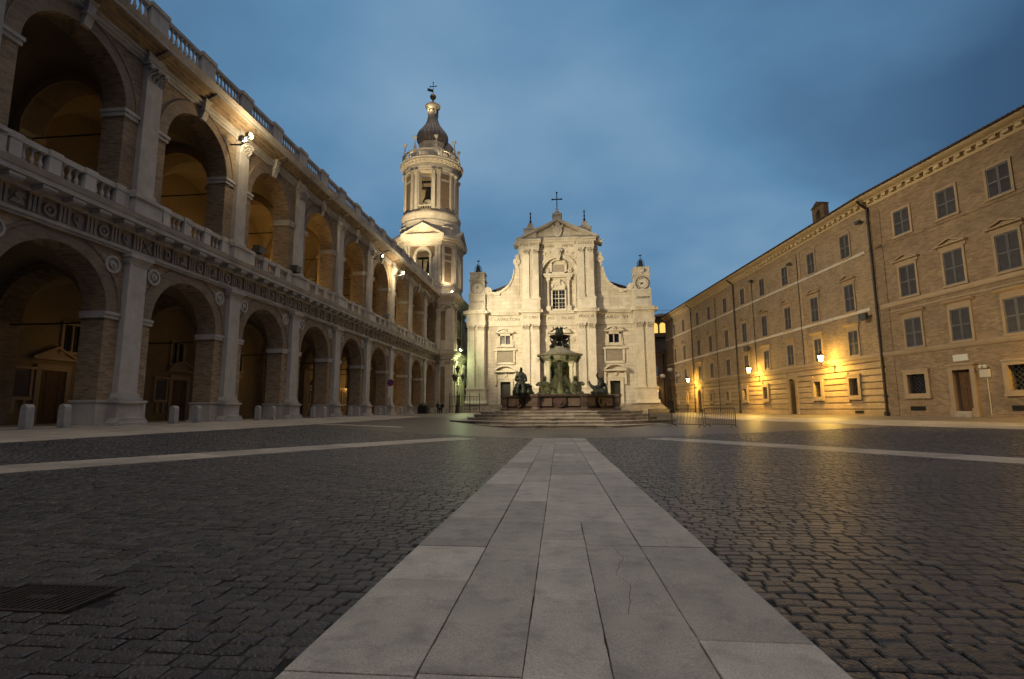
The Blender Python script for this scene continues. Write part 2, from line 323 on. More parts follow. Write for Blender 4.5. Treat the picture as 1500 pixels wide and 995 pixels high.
# ---------------------------------------------------------------- terrain
def smst(t): t = min(max(t, 0), 1); return t * t * (3 - 2 * t)
def zc(y):
    if y < 24: return -.012 * y
    if y < 34: return -.288 + .04 * smst((y - 24) / 10)
    return -.248 + .8 * smst((y - 34) / 42) if y < 76 else .552
def xr(y): return 20.5 - .1018 * (y - 35.4) if y > 35.4 else 20.5 + .1896 * (35.4 - y)
def G(x, y):
    c = zc(max(y, -30)); a = -.012 * y
    if x < a - 1.3: t = (a - 1.3 - x) / (a - 1.3 + 17.6); s = .48 + .002 * min(max(y, 0), 90)
    elif x > a + 1.3: t = (x - a - 1.3) / (xr(min(max(y, -20), 90)) - a - 1.3); s = .5
    else: return c
    t = min(t, 1)
    return c + (s - c) * (t * .6 + .4 * smst(t))
STL = ((-8.8, 7.4), (-4.25, 22.5)); STR = ((8.55, 10.5), (3.75, 22.9))
def online(x, y, P, Q, hw, ext=8):
    d = Vector((Q[0] - P[0], Q[1] - P[1])); Ln = d.length; d /= Ln; r = Vector((x - P[0], y - P[1]))
    s = r.dot(d); o = r.x * d.y - r.y * d.x
    return abs(o) < hw and -ext < s < Ln + .3

def sheet(name, xs, ys, dz, m, test=None, kind='structure', parent=None):
    vs = [(x, y, G(x, y) + dz) for y in ys for x in xs]; n = len(xs); fs = []
    for j in range(len(ys) - 1):
        for i in range(n - 1):
            if test and not test((xs[i] + xs[i + 1]) / 2, (ys[j] + ys[j + 1]) / 2): continue
            fs.append((j * n + i, j * n + i + 1, (j + 1) * n + i + 1, (j + 1) * n + i))
    me = bpy.data.meshes.new(name); me.from_pydata(vs, [], fs); me.materials.append(MT[m]); me.shade_smooth()
    o = obj(name, me, parent); o['kind'] = kind; return o
def lin(a, b, n): return [a + (b - a) * i / n for i in range(n + 1)]
gx = [-900, -400, -150, -60] + lin(-30, 34, 64) + [60, 150, 400, 900]
gy = [-900, -300, -80] + lin(-30, 100, 130) + [150, 300, 700, 1500, 2600]
ground = sheet('ground', gx, gy, -.016, 'mortar')
for v in ground.data.vertices:
    if v.co.y > 23.5: v.co.z -= .07

# central path of long stone slabs, four columns wide, joints open, a few slabs cracked
def pathx(y): return -.012 * y
path = sheet('central_path', [-1.17, 1.17], lin(-3, 24.4, 20), -.014, 'mortar')
for v in path.data.vertices: v.co.x += pathx(v.co.y)
ej = random.Random(21)
def ragged(poly, amp):
    out = []
    for (x0, y0), (x1, y1) in zip(poly, poly[1:] + poly[:1]):
        l = math.hypot(x1 - x0, y1 - y0); n = max(1, int(l / .09)); nx, ny = (y1 - y0) / (l + 1e-9), -(x1 - x0) / (l + 1e-9)
        for i in range(n):
            t = i / n; k = ej.uniform(-amp, amp) * (2.2 if ej.random() < .06 else 1) if i else 0
            out.append((x0 + (x1 - x0) * t + nx * k, y0 + (y1 - y0) * t + ny * k))
    return out
def slab(polys, parent, m='slab', top=.004, th=.06, name='paving_slab', bev=.006, dz=0):
    """polygons in plan -> one stone with a small chamfer, following the ground"""
    if not isinstance(polys[0], list): polys = [polys]
    vs = []; fs = []
    for poly in polys:
        n = len(poly); cx = sum(p[0] for p in poly) / n; cy = sum(p[1] for p in poly) / n; o_ = len(vs)
        for k, (ins, h) in enumerate(((0, -th), (0, top - bev), (bev, top))):
            for x, y in poly:
                d = Vector((cx - x, cy - y)); d = d.normalized() * ins
                vs.append((x + d.x, y + d.y, G(x, y) + h + dz))
        fs += [(o_ + k * n + i, o_ + k * n + (i + 1) % n, o_ + (k + 1) * n + (i + 1) % n, o_ + (k + 1) * n + i) for k in range(2) for i in range(n)]
        fs.append(tuple(range(o_ + 2 * n, o_ + 3 * n)))
    me = bpy.data.meshes.new(name); me.from_pydata(vs, [], fs); me.materials.append(MT[m]); return obj(name, me, parent)
COLS = [(-1.165, -.60, [-.5, .9, 2.22, 3.45, 4.33, 5.5, 6.9, 8.2, 9.6], .003, .003, -3), (-.60, -.165, [-.7, 1.0, 2.25, 4.8, 6.6, 8.6], .006, .002, -3),
        (-.165, .2, [-1, 1.35, 4.62, 4.82, 5.4], .002, .002, 5.4), (.2, .63, [-.6, 1.2, 2.97, 4.45, 5.4], .003, .002, 5.4), (-.165, .63, [5.4, 7.3, 9.6], .004, .004, -3), (.63, 1.16, [-.6, 1.4, 2.68, 4.45, 5.0, 6.3, 8.1, 9.9], .006, .004, -3)]
cracks = {(0, 3.45): ('h', [(.0, .12), (.33, .30), (.6, .14), (1, .30)]), (0, 2.22): ('h', [(0, .74), (.3, .62), (.62, .72), (1, .70)]), (0, 4.33): ('h', [(0, .25), (.4, .5), (.7, .42), (1, .55)]),
          (3, 2.97): ('v', [(0, .35), (.3, .52), (.5, .38), (.75, .60), (1, .5)]), (5, 4.45): ('v', [(0, .4), (.5, .5), (1, .42)])}
edge_jit = random.Random(3)
for c, (xa, xb, ys, gl, gr_, stop) in enumerate(COLS):
    ys = list(ys)
    if stop < 0:
        while ys[-1] < 24.0: ys.append(ys[-1] + edge_jit.uniform(.7, 1.9))
        ys[-1] = 24.4
    for y0, y1 in zip(ys, ys[1:]):
        x0, x1 = xa + gl, xb - gr_; ya, yb = y0 + .004, y1 - .004
        dz = edge_jit.uniform(-.003, .004); up = pathx; cr = cracks.get((c, y0))
        if cr:
            kind_, cr = cr
            ln = [(x0 + (x1 - x0) * t, ya + (yb - ya) * q) if kind_ == 'h' else (x0 + (x1 - x0) * q, ya + (yb - ya) * t) for t, q in cr]; fine = [ln[0]]
            for p, q in zip(ln, ln[1:]):
                for i in range(1, 6): fine.append((p[0] + (q[0] - p[0]) * i / 5 + (edge_jit.uniform(-.012, .012) if i < 5 and kind_ == 'v' else 0), p[1] + (q[1] - p[1]) * i / 5 + (edge_jit.uniform(-.014, .014) if i < 5 and kind_ == 'h' else 0)))
            w_ = .0016
            if kind_ == 'h': polys = [[(x0, ya), (x1, ya)] + [(x, y - w_) for x, y in fine[::-1]], [(x, y + w_) for x, y in fine] + [(x1, yb), (x0, yb)]]
            else: polys = [[(x0, ya)] + [(x - w_, y) for x, y in fine] + [(x0, yb)], [(x + w_, y) for x, y in fine] + [(x1, yb), (x1, ya)]]
        else: polys = [[(x0, ya), (x1, ya), (x1, yb), (x0, yb)]]
        if not cr and y1 < 11: polys = [ragged(P, .0022) for P in polys]
        slab([[(x + up(y), y) for x, y in P] for P in polys], path, dz=dz, bev=.0015 if cr else .005)

# cobbles: real stones from the camera to the end of the path
def grate_hole(x, y): return -3.40 < x < -2.60 and 2.62 < y < 3.10
cob = sheet('cobbled_piazza', [-17.1, -5, 5, 23], [-3, 24.4], -.09, 'mortar', test=lambda x, y: False)
cob.data.clear_geometry()
vs = []; fs = []; tones = []; near = []
RH = .108; y = -1.2; row = 0; rc = random.Random(11)
stones = []
while y < 24.4:
    half_l = max(-17.0, -(1.25 * max(y, 0) + 3.2)); half_r = min(19.5 + 0, 1.12 * max(y, 0) + 3.2)
    x = half_l + rc.uniform(0, .1)
    big = 1.0
    while x < half_r:
        w = rc.uniform(.118, .188); xc = x + w / 2; yy = y + .035 * sin(x * .55 + row * .05) + .016 * sin(x * 1.9 + row * .7) + rc.uniform(-.005, .005)
        x += w
        pd = abs(xc - pathx(yy))
        if pd < 1.13: continue
        under = pd < 1.17 + w / 2 + .02
        if online(xc, yy, STL[0], STL[1], .46, 14) or online(xc, yy, STR[0], STR[1], .46, 14): continue
        if online(xc, yy, STL[0], STL[1], .64, 14) or online(xc, yy, STR[0], STR[1], .64, 14): under = True
        if grate_hole(xc, yy): continue
        if xc < -13.1 or xc > xr(yy) - 7.9: continue
        stones.append((xc, yy, w - .008 - rc.uniform(0, .006), RH - .008 - rc.uniform(0, .008), -.004 if under else rc.uniform(-.004, .003), 0 if under else rc.uniform(-.022, .022), 0 if under else rc.uniform(-.03, .03), rc.uniform(.55, 1.5), rc.uniform(-.06, .06)))
    y += RH; row += 1
def stone_geo(s):
    xc, yc, w, h, dz, tx, ty, tone, rot = s; z = G(xc, yc); out = []
    c_, s_ = cos(rot), sin(rot); j = [rc.uniform(-.006, .006) for _ in range(8)]
    for (k, ins, hh) in ((0, 0, -.05), (1, 0, -.009), (2, .008, 0)):
        for q, (a, b) in enumerate(((-1, -1), (1, -1), (1, 1), (-1, 1))):
            px = a * (w / 2 - ins) + j[q]; py = b * (h / 2 - ins) + j[q + 4]
            out.append((xc + px * c_ - py * s_, yc + px * s_ + py * c_, z + dz + hh + px * tx + py * ty))
    return out
SF = [(0, 1, 5, 4), (1, 2, 6, 5), (2, 3, 7, 6), (3, 0, 4, 7), (4, 5, 9, 8), (5, 6, 10, 9), (6, 7, 11, 10), (7, 4, 8, 11), (8, 9, 10, 11)]
def inview(s):
    d = R3 @ Vector((s[0], s[1], G(s[0], s[1]) - EYE)); return d.y > .5 and abs(d.x / d.y) < .99 and -.655 < d.z / d.y
stones.sort(key=lambda s: (not inview(s), s[0] ** 2 + s[1] ** 2))
for s in stones[:300]:
    me = bpy.data.meshes.new('cobblestone'); cx_, cy_ = s[0], s[1]; z_ = G(cx_, cy_)
    me.from_pydata([(a - cx_, b - cy_, c - z_) for a, b, c in stone_geo(s)], [], SF); me.materials.append(MT['cobble_one']); obj('cobblestone', me, cob, (cx_, cy_, z_))
V = []; F = []; TN = []
for s in stones[300:]:
    n = len(V); V += stone_geo(s); F += [tuple(i + n for i in f) for f in SF]; TN += [s[7]] * 12
me = bpy.data.meshes.new('cobbles'); me.from_pydata(V, [], F); me.materials.append(MT['cobble'])
ca = me.color_attributes.new('tone', 'FLOAT_COLOR', 'POINT')
arr = np.repeat(np.array(TN, dtype=np.float32)[:, None], 4, 1); arr[:, 3] = 1; ca.data.foreach_set('color', arr.ravel())
o = obj('cobbles', me, cob); o['kind'] = 'stuff'

# setts beyond, smoother ring before the fountain, pale paving before the church
def in_far(x, y): return y > 24.3 and -13.1 < x < xr(y) - 7.6
far = sheet('outer_setts', lin(-13.1, 17, 50), lin(24.3, 47.5, 40), -.012, 'asphalt')
def strip(P, Q, w0, w1, name, m, seg, group=None, dz=0):
    st = obj(name, None); st['kind'] = 'structure'
    d = Vector((Q[0] - P[0], Q[1] - P[1])); Ln = d.length; d /= Ln; n = Vector((-d.y, d.x)); s = 0; base = Vector(P)
    while s < Ln - .05:
        l = min(seg * random.uniform(.7, 1.3), Ln - s); 
        if Ln - s - l < .3: l = Ln - s
        rows = [w0, w1] if abs(w1 - w0) < 1.5 else lin(w0, w1, max(2, round(abs(w1 - w0) / 1.3)))
        for a, b in zip(rows, rows[1:]):
            sh = 0
            p = [base + d * (s + .006) + n * (a + .006), base + d * (s + l - .006) + n * (a + .006), base + d * (s + l - .006) + n * (b - .006), base + d * (s + .006) + n * (b - .006)]
            slab([(v.x, v.y) for v in p], st, m, name='strip_stone', top=.004 + dz)
        s += l
    return st
SD = .006
sl = strip((STL[0][0] - 1.63, STL[0][1] - 5.4), STL[1], -.52, .52, 'left_diagonal_strip', 'kerb', 1.3)
sr = strip((STR[0][0] + 1.9, STR[0][1] - 4.9), STR[1], -.52, .52, 'right_diagonal_strip', 'kerb', 1.3)
s3 = strip((-13.2, -2), (-13.2, 47.5), 0, 4.0, 'arcade_pavement', 'kerb', 1.7)
s4 = strip((-13.1, 26.9), (-9.0, 28.6), -.4, .4, 'short_cross_strip', 'kerb', 1.3, dz=.006)
def ronp(o_, y): return (xr(y) - o_, y)
s5 = strip(ronp(7.9, 2), ronp(7.9, 35.4), -3.4, 0, 'right_pavement', 'kerb', 1.8)
s6 = strip(ronp(7.9, 35.5), ronp(7.9, 62), -3.4, 0, 'right_street_pavement', 'kerb', 1.9)
rd = sheet('right_road', lin(0, 1, 4), lin(0, 70, 40), 0, 'paving')
for i, v in enumerate(rd.data.vertices):
    yy = v.co.y; xx = xr(yy) - 4.6 + v.co.x * 4.9; v.co.x = xx; v.co.z = G(xx, yy) - .004
cp = sheet('church_paving', lin(-17.6, 15, 40), lin(47.5, 90, 30), -.006, 'paving')
cp2 = sheet('street_paving', lin(15, 19, 6), lin(62, 140, 30), -.006, 'paving')

# ---------------------------------------------------------------- drain grate
gr = thing('drain_grate', 'rusty slotted iron drain grate let into the cobbles at the lower left', 'drain grate', (-3.0, 2.86, G(-3.0, 2.86)))
gr.scale = (.66, .60, 1)
mb = MB(); mb.box(-.5, .5, -.34, -.30, -.03, .0); mb.box(-.5, .5, .30, .34, -.03, .0); mb.box(-.5, -.46, -.3, .3, -.03, 0); mb.box(.46, .5, -.3, .3, -.03, 0); mb.build('frame', 'rusty', gr)
bar = MB().add([(-.016, -.29, -.03), (.016, -.29, -.03), (.05, .29, -.03), (.018, .29, -.03), (-.016, -.29, -.002), (.016, -.29, -.002), (.05, .29, -.002), (.018, .29, -.002)],
               [(0, 1, 2, 3), (4, 5, 6, 7), (0, 1, 5, 4), (1, 2, 6, 5), (2, 3, 7, 6), (3, 0, 4, 7)]).mesh('bar', 'rusty')
instances('bar', bar, gr, [(-.42 + .063 * i, 0, 0) for i in range(14)])
MB().box(-.12, .12, -.05, .05, -.03, -.001).build('lift_plate', 'rusty', gr)

# ---------------------------------------------------------------- arcaded palace (left)
S = 6.59; C0 = 19.8; KS = range(-4, 8)
pal = thing('arcaded_palace', 'long two storey brick palace with stone pilasters and open arcades on the left', 'palace', (-18.2, C0, .5))
def TL(u, d, z): return (d, u, z - .5)          # u measured from pilaster 0 along +Y
U0, U1 = -4 * S, 52.4
def PB(name, m, fn, parent=pal, loc=(0, 0, 0), smooth=False):
    mb = MB(TL); fn(mb); return mb.build(name, m, parent, loc, smooth)
H = S / 2
def mk(name, m, fn): mb = MB(TL); fn(mb); return mb.mesh(name, m)
m_low = mk('wall', 'brick', lambda b: b.archwall(0, S, .3, 7.62, H, 2.15, 5.05, -1.0, 0))
m_up = mk('wall', 'brick', lambda b: b.archwall(0, S, 9.1, 16.32, H, 2.15, 13.7, -1.0, 0))
m_ring = mk('archivolt', 'brick_dark', lambda b: (b.ring(H, 5.05, 2.15, 2.68, -.02, .035, 24), b.ring(H, 5.05, 2.68, 2.78, -.02, .07, 24)))
m_ringu = mk('archivolt', 'brick_dark', lambda b: (b.ring(H, 13.7, 2.15, 2.62, -.02, .035, 24), b.ring(H, 13.7, 2.62, 2.72, -.02, .07, 24)))
m_imp = [mk('impost', 'stone', lambda b, SG=SG: [(b.box(u0, u1, -1.06, .10, 4.93, 5.05), b.box(u0 + (.03 if u0 > 0 else 0), u1 - (0 if u0 > 0 else .03), -1.03, .06, 4.78, 4.93)) for u0, u1 in (SG,)]) for SG in ((-1.24, -.48), (.48, 1.24))]
m_impu = [mk('impost', 'stone', lambda b, SG=SG: [(b.box(u0, u1, -1.06, .12, 13.58, 13.72), b.box(u0 + .04, u1 - .04, -1.03, .07, 13.40, 13.58)) for u0, u1 in (SG,)]) for SG in ((-1.26, -.46), (.46, 1.26))]
m_pl = mk('pier_plinth', 'stone', lambda b: (b.box(-1.22, 1.22, -1.06, .07, .3, 1.42), b.box(-1.26, 1.26, -1.1, .11, 1.42, 1.52), b.box(-1.30, 1.30, -1.14, .14, .3, .62)))
m_pil = mk('pilaster', 'stone', lambda b: b.prism([(-.48, 1.80), (.48, 1.80), (.44, 7.28), (-.44, 7.28)], -.01, .26))
m_pilb = mk('pilaster_base', 'stone', lambda b: (b.extr([(0, .3), (.62, .3), (.60, .62), (.44, .82), (.44, 1.36), (.54, 1.40), (.54, 1.50), (0, 1.50)], -.64, .64), b.prism([(-.86, .3), (.86, .3), (.82, .62), (.66, .80), (-.66, .80), (-.82, .62)], .15, .58),
    b.box(-.70, .70, .15, .56, 1.40, 1.50), b.box(-.62, .62, 0, .42, 1.50, 1.62), b.prism([(-.58, 1.62), (.58, 1.62), (.50, 1.81), (-.50, 1.81)], 0, .34)))
m_pilc = mk('capital', 'stone', lambda b: (b.box(-.50, .50, 0, .30, 7.20, 7.27), b.extr([(0, 7.28), (.28, 7.28), (.40, 7.45), (0, 7.45)], -.54, .54), b.box(-.60, .60, 0, .44, 7.45, 7.61)))
m_round = mk('roundel', 'stone', lambda b: (b.ring(0, 6.98, .27, .36, 0, .09, 20, 0, 2 * PI), b.ring(0, 6.98, .001, .27, 0, .03, 16, 0, 2 * PI), b.ring(0, 6.98, .001, .15, 0, .10, 12, 0, 2 * PI), b.ring(0, 6.98, .001, .06, 0, .15, 8, 0, 2 * PI)))
def trans(zf, zs, zt, R=2.05):
    b = MB(lambda a, bb, c: (a, bb, c - .5)); b.archwall(-6.1, -.98, zf, zt, -3.55, R, zs, -.52, .52, 14)
    b.box(-6.1, -5.52, -.60, .60, zs - .28, zs - .02); b.box(-1.6, -.98, -.60, .60, zs - .28, zs - .02)
    b.ring(-3.55, zs, R, R + .35, -.56, .56, 14); return b
m_trl = trans(.4, 4.95, 7.6).mesh('transverse_arch', 'brick'); m_tru = trans(9.1, 13.6, 16.4).mesh('transverse_arch', 'trim')
def groin(zs, R, name):
    b = MB(lambda a, bb, c: (a, bb, c - .5)); n = 16; vs = []
    for i in range(n + 1):
        for j in range(n + 1):
            a = -1 + 2 * i / n; c = -1 + 2 * j / n
            vs.append((-3.55 + a * 2.56, H + c * 2.78, zs + R * max(sqrt(max(0, 1 - a * a)), sqrt(max(0, 1 - c * c)))))
    b.add(vs, [(i * (n + 1) + j, i * (n + 1) + j + 1, (i + 1) * (n + 1) + j + 1, (i + 1) * (n + 1) + j) for i in range(n) for j in range(n)])
    me = b.mesh(name, 'vault'); me.shade_smooth(); return me
m_gv, m_gvu = groin(4.95, 2.45, 'vault'), groin(13.6, 2.5, 'vault')
m_rod = MB(lambda a, bb, c: (a, bb, c - .5)).tube([(-6.1, 0, 4.80), (-.9, 0, 4.80)], .035).mesh('tie_rod', 'rod')
m_rodu = MB(lambda a, bb, c: (a, bb, c - .5)).tube([(-6.1, 0, 13.35), (-.9, 0, 13.35)], .035).mesh('tie_rod', 'rod')
# upper order
m_pedu = mk('pilaster_pedestal', 'stone', lambda b: (b.box(-.72, .72, 0, .50, 9.2, 10.0), b.box(-.80, .80, 0, .58, 9.98, 10.12), b.box(-.78, .78, 0, .56, 9.2, 9.36)))
m_shu = mk('pilaster', 'stone', lambda b: b.prism([(-.46, 10.42), (.46, 10.42), (.43, 15.56), (-.43, 15.56)], -.01, .24))
m_bsu = mk('pilaster_base', 'stone', lambda b: (b.box(-.60, .60, 0, .40, 10.12, 10.24), b.prism([(-.56, 10.24), (.56, 10.24), (.48, 10.43), (-.48, 10.43)], 0, .33)))
m_cpu = capital(.96, .74, .26, lambda u, d, z: (d, u, z + 15.56 - .5)).mesh('capital', 'stone')
m_key = mk('keystone', 'stone', lambda b: (b.extr([(0, 15.78), (.14, 15.8), (.28, 16.25), (.30, 16.74), (0, 16.74)], -.16, .16), b.box(-.22, .22, 0, .32, 16.22, 16.32), b.box(-.2, .2, .02, .36, 16.74, 16.9)))
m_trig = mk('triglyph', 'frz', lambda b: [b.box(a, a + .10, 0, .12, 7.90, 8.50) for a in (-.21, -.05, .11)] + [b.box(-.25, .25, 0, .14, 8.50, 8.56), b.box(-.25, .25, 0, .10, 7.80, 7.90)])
m_mut = mk('mutule', 'stone', lambda b: (b.box(-.26, .26, .18, .66, 8.66, 8.78), b.box(-.23, .23, .18, .62, 8.60, 8.66)))
def reliefs():
    out = []
    def r1(b): b.prism([(-.26, 7.98), (-.2, 7.94), (.26, 8.40), (.2, 8.44)], 0, .09); b.prism([(.26, 7.98), (.2, 7.94), (-.26, 8.40), (-.2, 8.44)], 0, .09); b.ring(0, 8.19, .001, .07, 0, .12, 8, 0, 2 * PI)
    def r2(b): b.ring(0, 8.19, .14, .24, 0, .12, 12, 0, 2 * PI); b.ring(0, 8.19, .001, .08, 0, .10, 8, 0, 2 * PI)
    def r3(b): b.ring(.03, 8.19, .12, .22, 0, .12, 10, PI * .25, PI * 1.75); b.box(-.05, .03, 0, .1, 8.02, 8.3)
    def r4(b): b.prism([(-.2, 8.40), (.2, 8.40), (.2, 8.15), (0, 7.95), (-.2, 8.15)], 0, .1); b.ring(0, 8.24, .001, .1, .1, .15, 8, 0, 2 * PI)
    def r5(b): b.ring(0, 8.28, .001, .13, 0, .15, 10, 0, 2 * PI); b.prism([(-.26, 8.0), (.26, 8.0), (.13, 8.2), (-.13, 8.2)], 0, .1); b.ring(-.2, 8.3, .03, .07, 0, .1, 6, 0, 2 * PI); b.ring(.2, 8.3, .03, .07, 0, .1, 6, 0, 2 * PI)
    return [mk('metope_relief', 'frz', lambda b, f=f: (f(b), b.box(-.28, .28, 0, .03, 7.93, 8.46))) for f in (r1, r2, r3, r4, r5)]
RL = reliefs()
m_bal = baluster_mesh(.60, .085, 'stone'); m_balu = baluster_mesh(.82, .095, 'stone')
for k in KS:
    u = k * S; last = k == 7
    obj('wall', m_low, pal, (0, u, 0)); w2 = obj('wall', m_up, pal, (0, u, 0))
    obj('archivolt', m_ring, pal, (0, u, 0)); obj('archivolt', m_ringu, pal, (0, u, 0))
    for mi in m_imp + m_impu: obj('impost', mi, pal, (0, u, 0))
    obj('pier_plinth', m_pl, pal, (0, u, 0))
    p = obj('pilaster', m_pil, pal, (0, u, 0)); obj('pilaster_base', m_pilb, p); obj('capital', m_pilc, p)
    p = obj('pilaster', m_shu, pal, (0, u, 0)); obj('pedestal', m_pedu, p); obj('pilaster_base', m_bsu, p); obj('capital', m_cpu, p)
    for s in (-1.06, 1.06): obj('roundel', m_round, pal, (0, u + s, 0))
    obj('keystone', m_key, pal, (0, u + H, 0))
    obj('transverse_arch', m_trl, pal, (0, u, 0)); obj('transverse_arch', m_tru, pal, (0, u, 0))
    obj('vault', m_gv, pal, (0, u, 0)); obj('vault', m_gvu, pal, (0, u, 0))
    obj('tie_rod', m_rod, pal, (0, u, 0)); obj('tie_rod', m_rodu, pal, (0, u, 0))
    for i in range(6):
        v = u + i * S / 6
        obj('triglyph', m_trig, pal, (0, v, 0)); obj('mutule', m_mut, pal, (0, v, 0)); obj('mutule', m_mut, pal, (0, v + S / 12, 0)) if 0 else None
        obj('metope_relief', RL[(i * 2 + k * 3 + i // 4) % 5], pal, (0, v + S / 12, 0))
    # gallery parapet: rail, dies, balusters
    PB('parapet_rail', 'stone', lambda b: (b.box(.78, S - .78, -.06, .26, 10.05, 10.25), b.box(.78, S - .78, -.04, .24, 9.18, 9.45)), loc=(0, u, 0))
    for s, w in ((-.7, .225), (.7, .225), (-2.05, .2), (2.05, .2), (-2.42, .12), (2.42, .12)):
        PB('parapet_die', 'stone', lambda b: (b.box(-w, w, -.08, .29, 9.45, 10.05), b.box(-w - .03, w + .03, -.10, .31, 10.04, 10.27)) if abs(s) < 2.3 else b.box(-w, w, -.04, .24, 9.45, 10.05), loc=(0, u + H + s, 0))
    instances('baluster', m_bal, pal, [(.1, u + H + s, 9.45 - .5) for s in (-.28, 0, .28, 1.08, 1.37, 1.66, -1.08, -1.37, -1.66)])
    # roof balustrade
    for h in (0, H):
        PB('parapet_die', 'stone', lambda b: (b.box(-.50, .50, -.18, .20, 17.45, 19.08), b.box(-.55, .55, -.23, .26, 19.06, 19.26)), loc=(0, u + h, 0))
        PB('parapet_rail', 'stone', lambda b: (b.box(.5, H - .5, -.12, .16, 19.0, 19.17), b.box(.5, H - .5, -.12, .16, 17.45, 18.2)), loc=(0, u + h, 0))
        instances('baluster', m_balu, pal, [(.02, u + h + .5 + (i + .5) * (H - 1) / 8, 18.2 - .5) for i in range(8)])
PB('architrave', 'stone', lambda b: (b.box(U0, U1, 0, .14, 7.60, 7.70), b.box(U0, U1, 0, .20, 7.70, 7.82)))
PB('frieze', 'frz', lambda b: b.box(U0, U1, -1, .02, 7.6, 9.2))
PB('cornice', 'stone', lambda b: b.extr([(0, 8.56), (.18, 8.56), (.2, 8.66), (.2, 8.78), (.70, 8.80), (.70, 8.98), (.74, 9.0), (.82, 9.18), (.3, 9.22), (0, 9.22)], U0, U1))
PB('architrave', 'stone', lambda b: (b.box(U0, U1, 0, .07, 16.30, 16.45), b.box(U0, U1, 0, .13, 16.45, 16.62), b.box(U0, U1, 0, .20, 16.62, 16.74)))
for k in KS: PB('architrave_break', 'stone', lambda b: (b.box(-.5, .5, 0, .26, 16.302, 16.452), b.box(-.52, .52, 0, .30, 16.452, 16.742), b.box(-.48, .48, 0, .24, 16.74, 17.0)), loc=(0, k * S, 0))
PB('frieze', 'brick', lambda b: b.extr([(-1, 16.3), (.02, 16.3), (.02, 16.78), (.16, 16.80), (.16, 16.88), (.34, 16.90), (.34, 16.97), (.56, 16.99), (.56, 17.05), (.8, 17.07), (.8, 17.12), (-1, 17.12)], U0, U1))
PB('cornice', 'stone', lambda b: b.extr([(-1, 17.12), (.86, 17.12), (.88, 17.26), (.92, 17.28), (1.02, 17.44), (.9, 17.48), (-1, 17.48)], U0, U1))
for k in KS:
    for h in (0, H):
        PB('modillion', 'brick_dark', lambda b: b.extr([(0, 16.78), (.3, 16.82), (.84, 17.03), (.84, 17.118), (0, 17.118)], -.13, .13), loc=(0, k * S + h, 0))
PB('roof', 'tiles', lambda b: b.box(U0, U1, -14, -.2, 16.6, 17.46))
PB('floor', 'kerb', lambda b: b.box(U0, U1, -6.2, .5, 0, .52))
PB('floor', 'trim', lambda b: b.box(U0, U1, -6.2, -.9, 7.9, 9.2))
PB('back_wall', 'plaster', lambda b: b.box(U0, U1, -14, -6.1, .1, 17.0))
PB('end_wall', 'brick', lambda b: b.box(U0 - .6, U0, -14, .0, .1, 17.4))
def doorset(seg):
    b = MB(TL); b.box(-.85, -.62, -6.1, -5.95, .5, 3.0); b.box(.62, .85, -6.1, -5.95, .5, 3.0); b.box(-.85, .85, -6.1, -5.95, 3.0, 3.28)
    q = MB(); pediment(q, 2.3, 3.5 - .5, .55, .28, .12, seg); b.T = None; n = len(b.v)
    b.v += [(-6.1 + p[1], p[0], p[2]) for p in q.v]; b.f += [tuple(i + n for i in f) for f in q.f]
    return b.mesh('door_frame', 'trim')
m_dfs = [doorset(False), doorset(True)]
m_dl = mk('door', 'door', lambda b: [b.box(-.62 + i * .31, -.32 + i * .31, -6.1, -6.03 + .012 * (i % 2), .5, 3.0) for i in range(4)])
m_pan = mk('blind_window', 'shutter', lambda b: (b.box(-.42, .42, -6.1, -6.04, 1.75, 2.9)))
m_panf = mk('window_frame', 'trim', lambda b: (b.box(-.54, .54, -6.1, -5.98, 1.60, 1.75), b.box(-.54, -.42, -6.1, -6.0, 1.75, 3.0), b.box(.42, .54, -6.1, -6.0, 1.75, 3.0), b.box(-.62, .62, -6.1, -5.94, 3.0, 3.12), b.box(-.30, -.18, -6.1, -5.98, 1.0, 1.6), b.box(.18, .30, -6.1, -5.98, 1.0, 1.6)))
m_sw = mk('window', 'glass', lambda b: b.box(-.46, .46, -6.1, -6.06, 4.0, 5.3))
m_swf = mk('window_frame', 'trim', lambda b: (b.box(-.60, -.46, -6.1, -5.98, 4.0, 5.3), b.box(.46, .60, -6.1, -5.98, 4.0, 5.3), b.box(-.60, .60, -6.1, -5.96, 5.3, 5.45), b.box(-.66, .66, -6.1, -5.92, 3.86, 4.0), b.box(-.05, .05, -6.1, -6.0, 4.0, 5.3)))
def bars(z0, z1): return lambda b: [b.box(x, x + .03, -6.05, -6.02, z0, z1) for x in (-.36, -.2, .12, .28)] + [b.box(-.46, .46, -6.05, -6.02, z0 + (z1 - z0) * t, z0 + (z1 - z0) * t + .03) for t in (.33, .66)]
m_sgr = mk('grille', 'rod', bars(4.0, 5.3))
m_uw = mk('window', 'glass', lambda b: b.box(-.50, .50, -6.1, -6.06, 11.0, 12.9))
m_uwf = mk('window_frame', 'trim', lambda b: (b.box(-.66, -.50, -6.1, -5.98, 10.9, 12.9), b.box(.50, .66, -6.1, -5.98, 10.9, 12.9), b.box(-.66, .66, -6.1, -5.96, 12.9, 13.08), b.box(-.72, .72, -6.1, -5.92, 10.75, 10.9), b.box(-.04, .04, -6.1, -6.0, 10.9, 12.9)))
m_ugr = mk('grille', 'rod', bars(11.0, 12.9))
